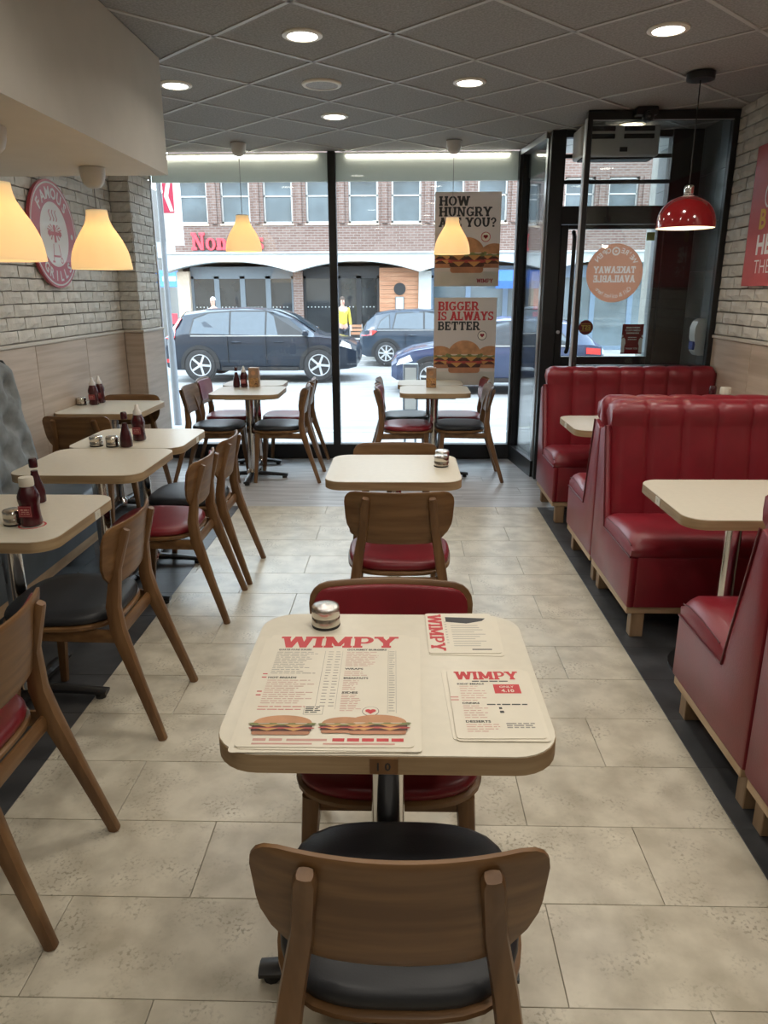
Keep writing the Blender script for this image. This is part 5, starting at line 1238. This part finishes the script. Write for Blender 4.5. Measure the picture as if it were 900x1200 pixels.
rb = thing('pavement_board', 'small red panel on a dark stand behind the rear of the dark SUV', 'sign', (-7.35, 24.2, GB))
MB().box(-.16, -.03, .98, .16, .0, 1.3).build('panel', 'shop_red', rb, 0); MB().box(-.2, -.02, .5, .2, .05, .95).build('stand_box', 'trim_black', rb, 0); MB().box(-.03, 0, 0, .03, .04, 1.3).build('stand', 'trim_black', rb, 0)
bo = thing('pavement_unit', 'slim pale cabinet on two legs standing on the pavement outside the window', 'cabinet', (.085, 8.3, gz(8.3)))
MB().rbox(-.085, -.06, .36, .085, .06, .90, .012, 2).build('body', 'pole_grey', bo, 30); MB().rbox(-.062, -.063, .40, .062, -.058, .86, .004, 1).build('face', 'white_plastic', bo, 0)
for s in (-.06, .06): MB().tube([(s, 0, 0), (s, 0, .37)], .014, 8).build('leg', 'pole_grey', bo, 60)
cc = thing('cafe_chair', 'small pale cafe chair outside the glazed doors across the street', 'chair', (-1.55, 24.9, GB))
for sx in (-.2, .2):
    for sy, h in ((-.2, .46), (.2, .92)): MB().tube([(sx, sy, 0), (sx, sy, h)], .018, 6).build('leg', 'alu', cc, 60)
MB().rbox(-.22, -.22, .44, .22, .22, .48, .01, 1).build('seat', 'alu', cc, 0)
for k in range(3): MB().box(-.2, .19, .58+.12*k, .2, .21, .66+.12*k).build('back_slat', 'timber_clad', cc, 0)

# ------------------------------------------------------------------ cars
def wheel(t, x, y, r, side, spokes):
    w = bpy.data.objects.new('wheel', MB().lathe(0, 0, [(r*.70, -.11), (r*.93, -.11), (r, -.07), (r, .07), (r*.95, .105), (r*.72, .11), (r*.69, .09)], 36, close=False).mesh('wheel', 'tyre', 40)); COL.objects.link(w); w.parent = t
    w.location = (x, y, r); w.rotation_euler = (R_(90) if side < 0 else R_(-90), 0, 0)
    MB().lathe(0, 0, [(r*.70, .02), (r*.70, .095), (r*.66, .10), (r*.64, .05), (r*.2, .045), (.01, .045)], 32, close=False).build('rim_well', 'trim_black', w, 40)
    b = MB(); a0 = ellipse(0, 0, r*.70, r*.70, 36); a1 = ellipse(0, 0, r*.64, r*.64, 36)
    for i in range(36): j = (i+1) % 36; b.prism([a0[i], a0[j], a1[j], a1[i]], 'z', .07, .105)
    for k in range(spokes):
        a = 2*PI*k/spokes; c, s = math.cos(a), math.sin(a)
        p = lambda q, h: (q*c-h*s, q*s+h*c)
        b.prism([p(r*.1, -r*.07), p(r*.66, -r*.115), p(r*.66, r*.03), p(r*.1, r*.07)], 'z', .06, .098)
    b.lathe(0, 0, [(r*.15, .06), (r*.15, .10), (r*.1, .108)], 16); b.build('rim', 'alloy', w, 30)
    return w
def car(name, label, loc, flip, st_, L, paint, wheels, wr, glassx, spokes, tail, head):
    """st_: stations (x, z_bottom, z_belt, half_width, z_roof, half_width_roof), front towards +x"""
    t = thing(name, label, 'car', loc, PI if flip else 0)
    import bisect
    def sample(x):
        k = max(0, min(len(st_)-2, bisect.bisect([s[0] for s in st_], x)-1)); a, b_ = st_[k], st_[k+1]; u = (x-a[0])/(b_[0]-a[0]); u = max(0, min(1, u))
        return [a[i]+(b_[i]-a[i])*u for i in range(6)]
    xs = sorted(set([s[0] for s in st_] + [st_[0][0]+(st_[-1][0]-st_[0][0])*k/40 for k in range(41)]))
    def side_y(x, z):
        _, zb, zs, w, zr, wr_ = sample(x)
        if z >= zs: u = (z-zs)/max(zr-zs, .02); return w*.965+(wr_-w*.965)*min(1, u)
        u = (z-zb)/(zs-zb); return w*(.93+.07*min(1, u*4))*(1 - .035*max(0, (u-.6)/.4)**1.5) + (.012 if abs(u-.78) < .05 else 0)
    def sec(x):
        _, zb, zs, w, zr, wr_ = sample(x); has = zr-zs > .06; P = [(0, zb), (w*.8, zb)]
        for u in (.0, .12, .3, .5, .7, .78, .86, 1): z = zb+(zs-zb)*u; P.append((side_y(x, z), z))
        if has:
            for u in (.05, .35, .65, .88): P.append((side_y(x, zs+(zr-zs)*u), zs+(zr-zs)*u))
            P += [(wr_*.90, zr-.012), (wr_*.6, zr+.008), (0, zr+.016)]
        else: P += [(w*.93, zs+.012)]*1 + [(w*.88, zs+.02), (w*.8, zs+.026), (w*.7, zs+.03), (w*.6, zs+.034), (w*.3, zs+.042), (0, zs+.045)]
        return P
    nP = len(sec(xs[len(xs)//2])); full = []
    for x in xs:
        P = sec(x); full.append([(x, y, z) for y, z in P] + [(x, -y, z) for y, z in P[-2:0:-1]])
    n_ = len(full[0]); m = MB(); m.grid(n_, len(xs), lambda i, j: full[j][i], closed_u=True)
    m.f.append(list(range(n_))); m.m.append(0); m.f.append([(len(xs)-1)*n_+i for i in range(n_)]); m.m.append(0)
    m.build('body', paint, t, 28)
    def overlay(nm, poly, mt, parent=None, off=.007, both=True):
        for sd in ((1, -1) if both else (1,)):
            q = MB(); n2 = len(poly); q.add([(x, sd*(side_y(x, z)+off), z) for x, z in poly] + [(x, sd*(side_y(x, z)-.02), z) for x, z in poly], [list(range(n2))] + [[i, (i+1) % n2, n2+(i+1) % n2, n2+i] for i in range(n2)])
            q.build(nm, mt, t, 0)
    for poly in glassx:
        mx_, mz_ = sum(p[0] for p in poly)/len(poly), sum(p[1] for p in poly)/len(poly)
        overlay('window_surround', [(mx_+(x-mx_)*1.05+(.012 if x > mx_ else -.012), mz_+(z-mz_)*1.08+(.012 if z > mz_ else -.008)) for x, z in poly], 'trim_black', off=.006)
        overlay('side_window', poly, 'car_glass', off=.011)
    rx = [s[0] for s in st_ if s[4]-s[2] > .06]
    def screen(nm, xa, xb):
        def fn(i, j):
            x = xa+(xb-xa)*j/6; _, zb, zs, w, zr, wr_ = sample(x); u = (i/8*2-1)*.84
            return (x, u*wr_, zr + (.024-.018*u*u))
        MB().grid(9, 7, fn).build(nm, 'car_glass', t, 60)
    rs_ = [s for s in st_ if s[4] > .9*max(q[4] for q in st_)]
    screen('windscreen', rs_[-1][0]-.05, [s[0] for s in st_ if s[4]-s[2] > .08][-1]); screen('rear_screen', st_[2][0]+.02, rs_[0][0])
    for poly in tail: overlay('tail_lamp', poly, 'tail', off=.035)
    for poly in head: overlay('head_lamp', poly, 'headlamp', off=.03)
    zb0 = sample(0)[1]; W = sample(0)[3]
    gx0, gx1 = glassx[0][0][0], max(p[0] for g_ in glassx for p in g_); zs0 = sample(0)[2]
    for sd in (1, -1):
        MB().box(gx0, sd*(W*.968)-.008, zs0-.012, gx1+.02, sd*(W*.968)+.014, zs0+.012).build('window_trim', 'alloy', t, 0)
        for hx in (-.55, .45):
            yy = sd*(side_y(hx, zs0-.14)+.012); MB().rbox(hx-.11, yy-.012, zs0-.155, hx+.11, yy+.016, zs0-.125, .006, 1).build('door_handle', paint, t, 40)
        for dx in (-.75, .15, 1.12):
            yy = sd*(side_y(dx, zs0-.3)+.001); MB().box(dx-.004, yy-.03, zb0+.18, dx+.004, yy+.004, zs0-.02).build('door_gap', 'trim_black', t, 0)
        yy = sd*(W+.10); MB().rbox(1.02, yy-.09, zs0+.0, 1.16, yy+.09, zs0+.13, .03, 2).build('door_mirror', paint, t, 50)
        MB().box(wheels[0]+.5, sd*(W*.985)-.02, zb0, wheels[1]-.5, sd*(W*.985)+.012, zb0+.09).build('sill_trim', 'trim_black', t, 0)
        for x in wheels:
            yw = sd*(W+.004); o = ellipse(x, wr, wr+.10, wr+.10, 30, -12, 192); i_ = ellipse(x, wr, wr+.02, wr+.02, 30, -12, 192)
            q = MB()
            for k in range(len(o)-1): q.prism([o[k], o[k+1], i_[k+1], i_[k]], 'y', yw-sd*.06, yw+sd*.012)
            q.prism(ellipse(x, wr, wr+.03, wr+.03, 30), 'y', yw-sd*.06, yw+sd*.002); q.build('wheel_arch', 'trim_black', t, 30)
            wheel(t, x, sd*(W-.085), wr, -sd if 0 else (-1 if sd < 0 else 1), spokes)
    return t, sample
def g_(*p): return list(p)
suv_st = [(-2.30, .42, .92, .80, .95, .5), (-2.24, .30, .98, .88, 1.02, .55), (-2.05, .24, 1.03, .935, 1.30, .60), (-1.80, .24, 1.06, .945, 1.545, .64), (-1.3, .24, 1.06, .95, 1.615, .66), (-.4, .23, 1.04, .95, 1.645, .67), (.35, .23, 1.02, .95, 1.60, .66), (.75, .23, 1.01, .95, 1.45, .63), (1.25, .23, 1.0, .945, 1.10, .62), (1.38, .23, 1.0, .94, 1.04, .7), (1.7, .24, .965, .93, .99, .7), (2.05, .26, .89, .87, .91, .6), (2.24, .30, .78, .76, .80, .5), (2.30, .40, .66, .62, .68, .4)]
car('suv', 'dark navy SUV with silver alloy wheels, side on across the street', (-3.34, 18.5, GZ), False, suv_st, 4.6, 'car_navy', (-1.42, 1.38), .36,
    [g_((-1.62, 1.08), (-.72, 1.06), (-.72, 1.56), (-1.2, 1.53), (-1.55, 1.40)), g_((-.68, 1.06), (.12, 1.04), (.12, 1.565), (-.68, 1.565)), g_((.16, 1.04), (1.10, 1.03), (.92, 1.19), (.62, 1.40), (.32, 1.53), (.16, 1.555))], 5,
    [g_((-2.22, .98), (-2.02, .92), (-1.98, 1.02), (-2.0, 1.18), (-1.86, 1.42), (-1.92, 1.42), (-2.08, 1.22), (-2.22, 1.06)), g_((-2.24, .42), (-2.02, .42), (-2.02, .50), (-2.24, .50))], [g_((1.86, .80), (2.14, .72), (2.10, .83), (1.92, .92))])
hb_st = [(-2.05, .40, .86, .74, .90, .5), (-2.0, .28, .90, .80, .95, .55), (-1.85, .22, .95, .86, 1.20, .58), (-1.62, .21, .97, .87, 1.40, .60), (-1.2, .20, .98, .885, 1.49, .62), (-.4, .2, .96, .89, 1.52, .63), (.3, .2, .95, .89, 1.48, .62), (.7, .2, .94, .89, 1.33, .6), (1.2, .2, .93, .88, 1.02, .6), (1.35, .2, .92, .87, .96, .65), (1.7, .22, .86, .83, .88, .6), (1.95, .26, .74, .72, .76, .5), (2.02, .36, .64, .6, .66, .4)]
car('hatchback', 'slate blue hatchback parked across the street behind the SUV, partly hidden by a poster', (.82, 22.4, GZ), False, hb_st, 4.05, 'car_slate', (-1.30, 1.25), .32,
    [g_((-1.55, 1.0), (-1.2, 1.0), (-1.22, 1.36), (-1.45, 1.2)), g_((-1.1, 1.0), (-.25, .98), (-.25, 1.43), (-1.0, 1.40)), g_((-.2, .98), (.95, .96), (.75, 1.14), (.45, 1.34), (.2, 1.42), (-.2, 1.44))], 8,
    [g_((-2.0, .80), (-1.7, .82), (-1.55, .93), (-1.7, .96), (-2.0, .93))], [g_((1.5, .74), (1.85, .64), (1.8, .74), (1.6, .82))])
sd_st = [(-2.2, .40, .84, .74, .88, .5), (-2.14, .28, .90, .82, .94, .55), (-1.95, .22, .95, .87, 1.10, .58), (-1.5, .21, .96, .89, 1.40, .60), (-.9, .20, .95, .90, 1.47, .62), (-.2, .2, .94, .90, 1.48, .63), (.3, .2, .93, .90, 1.42, .62), (.8, .2, .92, .90, 1.18, .6), (1.15, .2, .91, .89, .98, .6), (1.3, .2, .90, .88, .94, .65), (1.7, .21, .84, .85, .87, .6), (2.05, .24, .70, .76, .73, .5), (2.16, .3, .58, .66, .60, .4)]
car('saloon_car', 'glossy blue car heading the other way just beyond the pavement, behind the posters', (1.92, 16.3, GZ), True, sd_st, 4.35, 'car_blue', (-1.32, 1.35), .32,
    [g_((-1.5, .98), (-.3, .97), (-.3, 1.40), (-1.1, 1.37)), g_((-.25, .97), (.95, .95), (.72, 1.12), (.4, 1.30), (.2, 1.38), (-.25, 1.40))], 7,
    [g_((-2.1, .76), (-1.8, .78), (-1.8, .9), (-2.1, .88))], [g_((1.72, .64), (2.06, .54), (2.0, .66), (1.78, .76))])

# ------------------------------------------------------------------ two passers-by
def person(label, x, y, rot, coat, hair):
    t = thing('person', label, 'person', (x, y, GB), rot)
    def skin_mesh(nm, V, E, Rr, m, sub=2):
        me = bpy.data.meshes.new(nm); me.from_pydata(V, E, []); o = bpy.data.objects.new(nm, me); COL.objects.link(o); o.parent = t
        md = o.modifiers.new('skin', 'SKIN'); o.modifiers.new('sub', 'SUBSURF').levels = 1; o.modifiers['sub'].render_levels = 1
        for i, r in enumerate(Rr): me.skin_vertices[0].data[i].radius = r if isinstance(r, tuple) else (r, r); me.skin_vertices[0].data[i].use_root = (i == 0)
        me.materials.append(M[m]); return o
    V = [(0, 0, .95), (0, .01, 1.2), (0, .02, 1.42), (0, 0, 1.5), (0, -.01, 1.56), (0, -.02, 1.66), (0, -.01, 1.74)]; E = [(i, i+1) for i in range(6)]; Rr = [(.15, .10), (.14, .10), (.15, .09), .055, .06, (.078, .095), (.06, .08)]
    for s in (-1, 1):
        k = len(V); V += [(s*.19, .02, 1.40), (s*.24, .03, 1.14), (s*.25, -.05, .90), (s*.25, -.07, .80)]; E += [(2, k), (k, k+1), (k+1, k+2), (k+2, k+3)]; Rr += [.055, .042, .032, .03]
        for q in range(4): V.append((s*.25+(q-1.5)*.016, -.10, .72+.008*abs(q-1))); E.append((k+3, len(V)-1)); Rr.append(.010)
        V.append((s*.25-s*.035, -.10, .78)); E.append((k+3, len(V)-1)); Rr.append(.010)
        k = len(V); V += [(s*.09, 0, .86), (s*.10, -.03*s, .48), (s*.10, .02-.08*s, .09), (s*.10, -.12-.08*s, .035)]; E += [(0, k), (k, k+1), (k+1, k+2), (k+2, k+3)]; Rr += [.09, .06, .042, .035]
    skin_mesh('body', V, E, Rr, 'skin')
    V = [(0, 0, .88), (0, .01, 1.2), (0, .02, 1.43)]; E = [(0, 1), (1, 2)]; Rr = [(.185, .13), (.17, .125), (.165, .11)]
    for s in (-1, 1): k = len(V); V += [(s*.19, .02, 1.41), (s*.24, .03, 1.14), (s*.25, -.05, .91)]; E += [(2, k), (k, k+1), (k+1, k+2)]; Rr += [.075, .06, .05]
    skin_mesh('jacket', V, E, Rr, coat)
    V = [(0, 0, .90)]; E = []; Rr = [(.16, .115)]
    for s in (-1, 1): k = len(V); V += [(s*.09, 0, .80), (s*.10, -.03*s, .48), (s*.10, .02-.08*s, .10)]; E += [(0, k), (k, k+1), (k+1, k+2)]; Rr += [.105, .078, .065]
    skin_mesh('trousers', V, E, Rr, 'trousers')
    MB().grid(16, 7, lambda i, j: (.088*math.sin(R_(15*j))*math.cos(2*PI*i/16)*1.0, .01+.108*math.sin(R_(15*j))*math.sin(2*PI*i/16), 1.70+.11*math.cos(R_(15*j))), closed_u=True).build('hair', hair, t, 60)
    for s in (-1, 1):
        MB().lathe(0, 0, [(.012, -.01), (.012, .01)], 8).build('eye', 'ink_dark', t, 60, loc=(s*.032, -.118, 1.665)).rotation_euler = (R_(90), 0, 0)
    MB().tube([(0, -.112, 1.67), (0, -.138, 1.635), (0, -.115, 1.625)], [.01, .014, .01], 8).build('nose', 'skin', t, 60)
    MB().rbox(-.025, -.118, 1.592, .025, -.105, 1.602, .003, 1).build('mouth', 'shop_red', t, 60)
    return t
person('person in a yellow jacket standing across the street, mostly behind the mullion', -1.93, 24.4, .4, 'jacket_yellow', 'hair')
person('pale-haired person behind the dark SUV roof, only the head showing', -6.06, 24.35, -.3, 'jacket_grey', 'hair_grey')
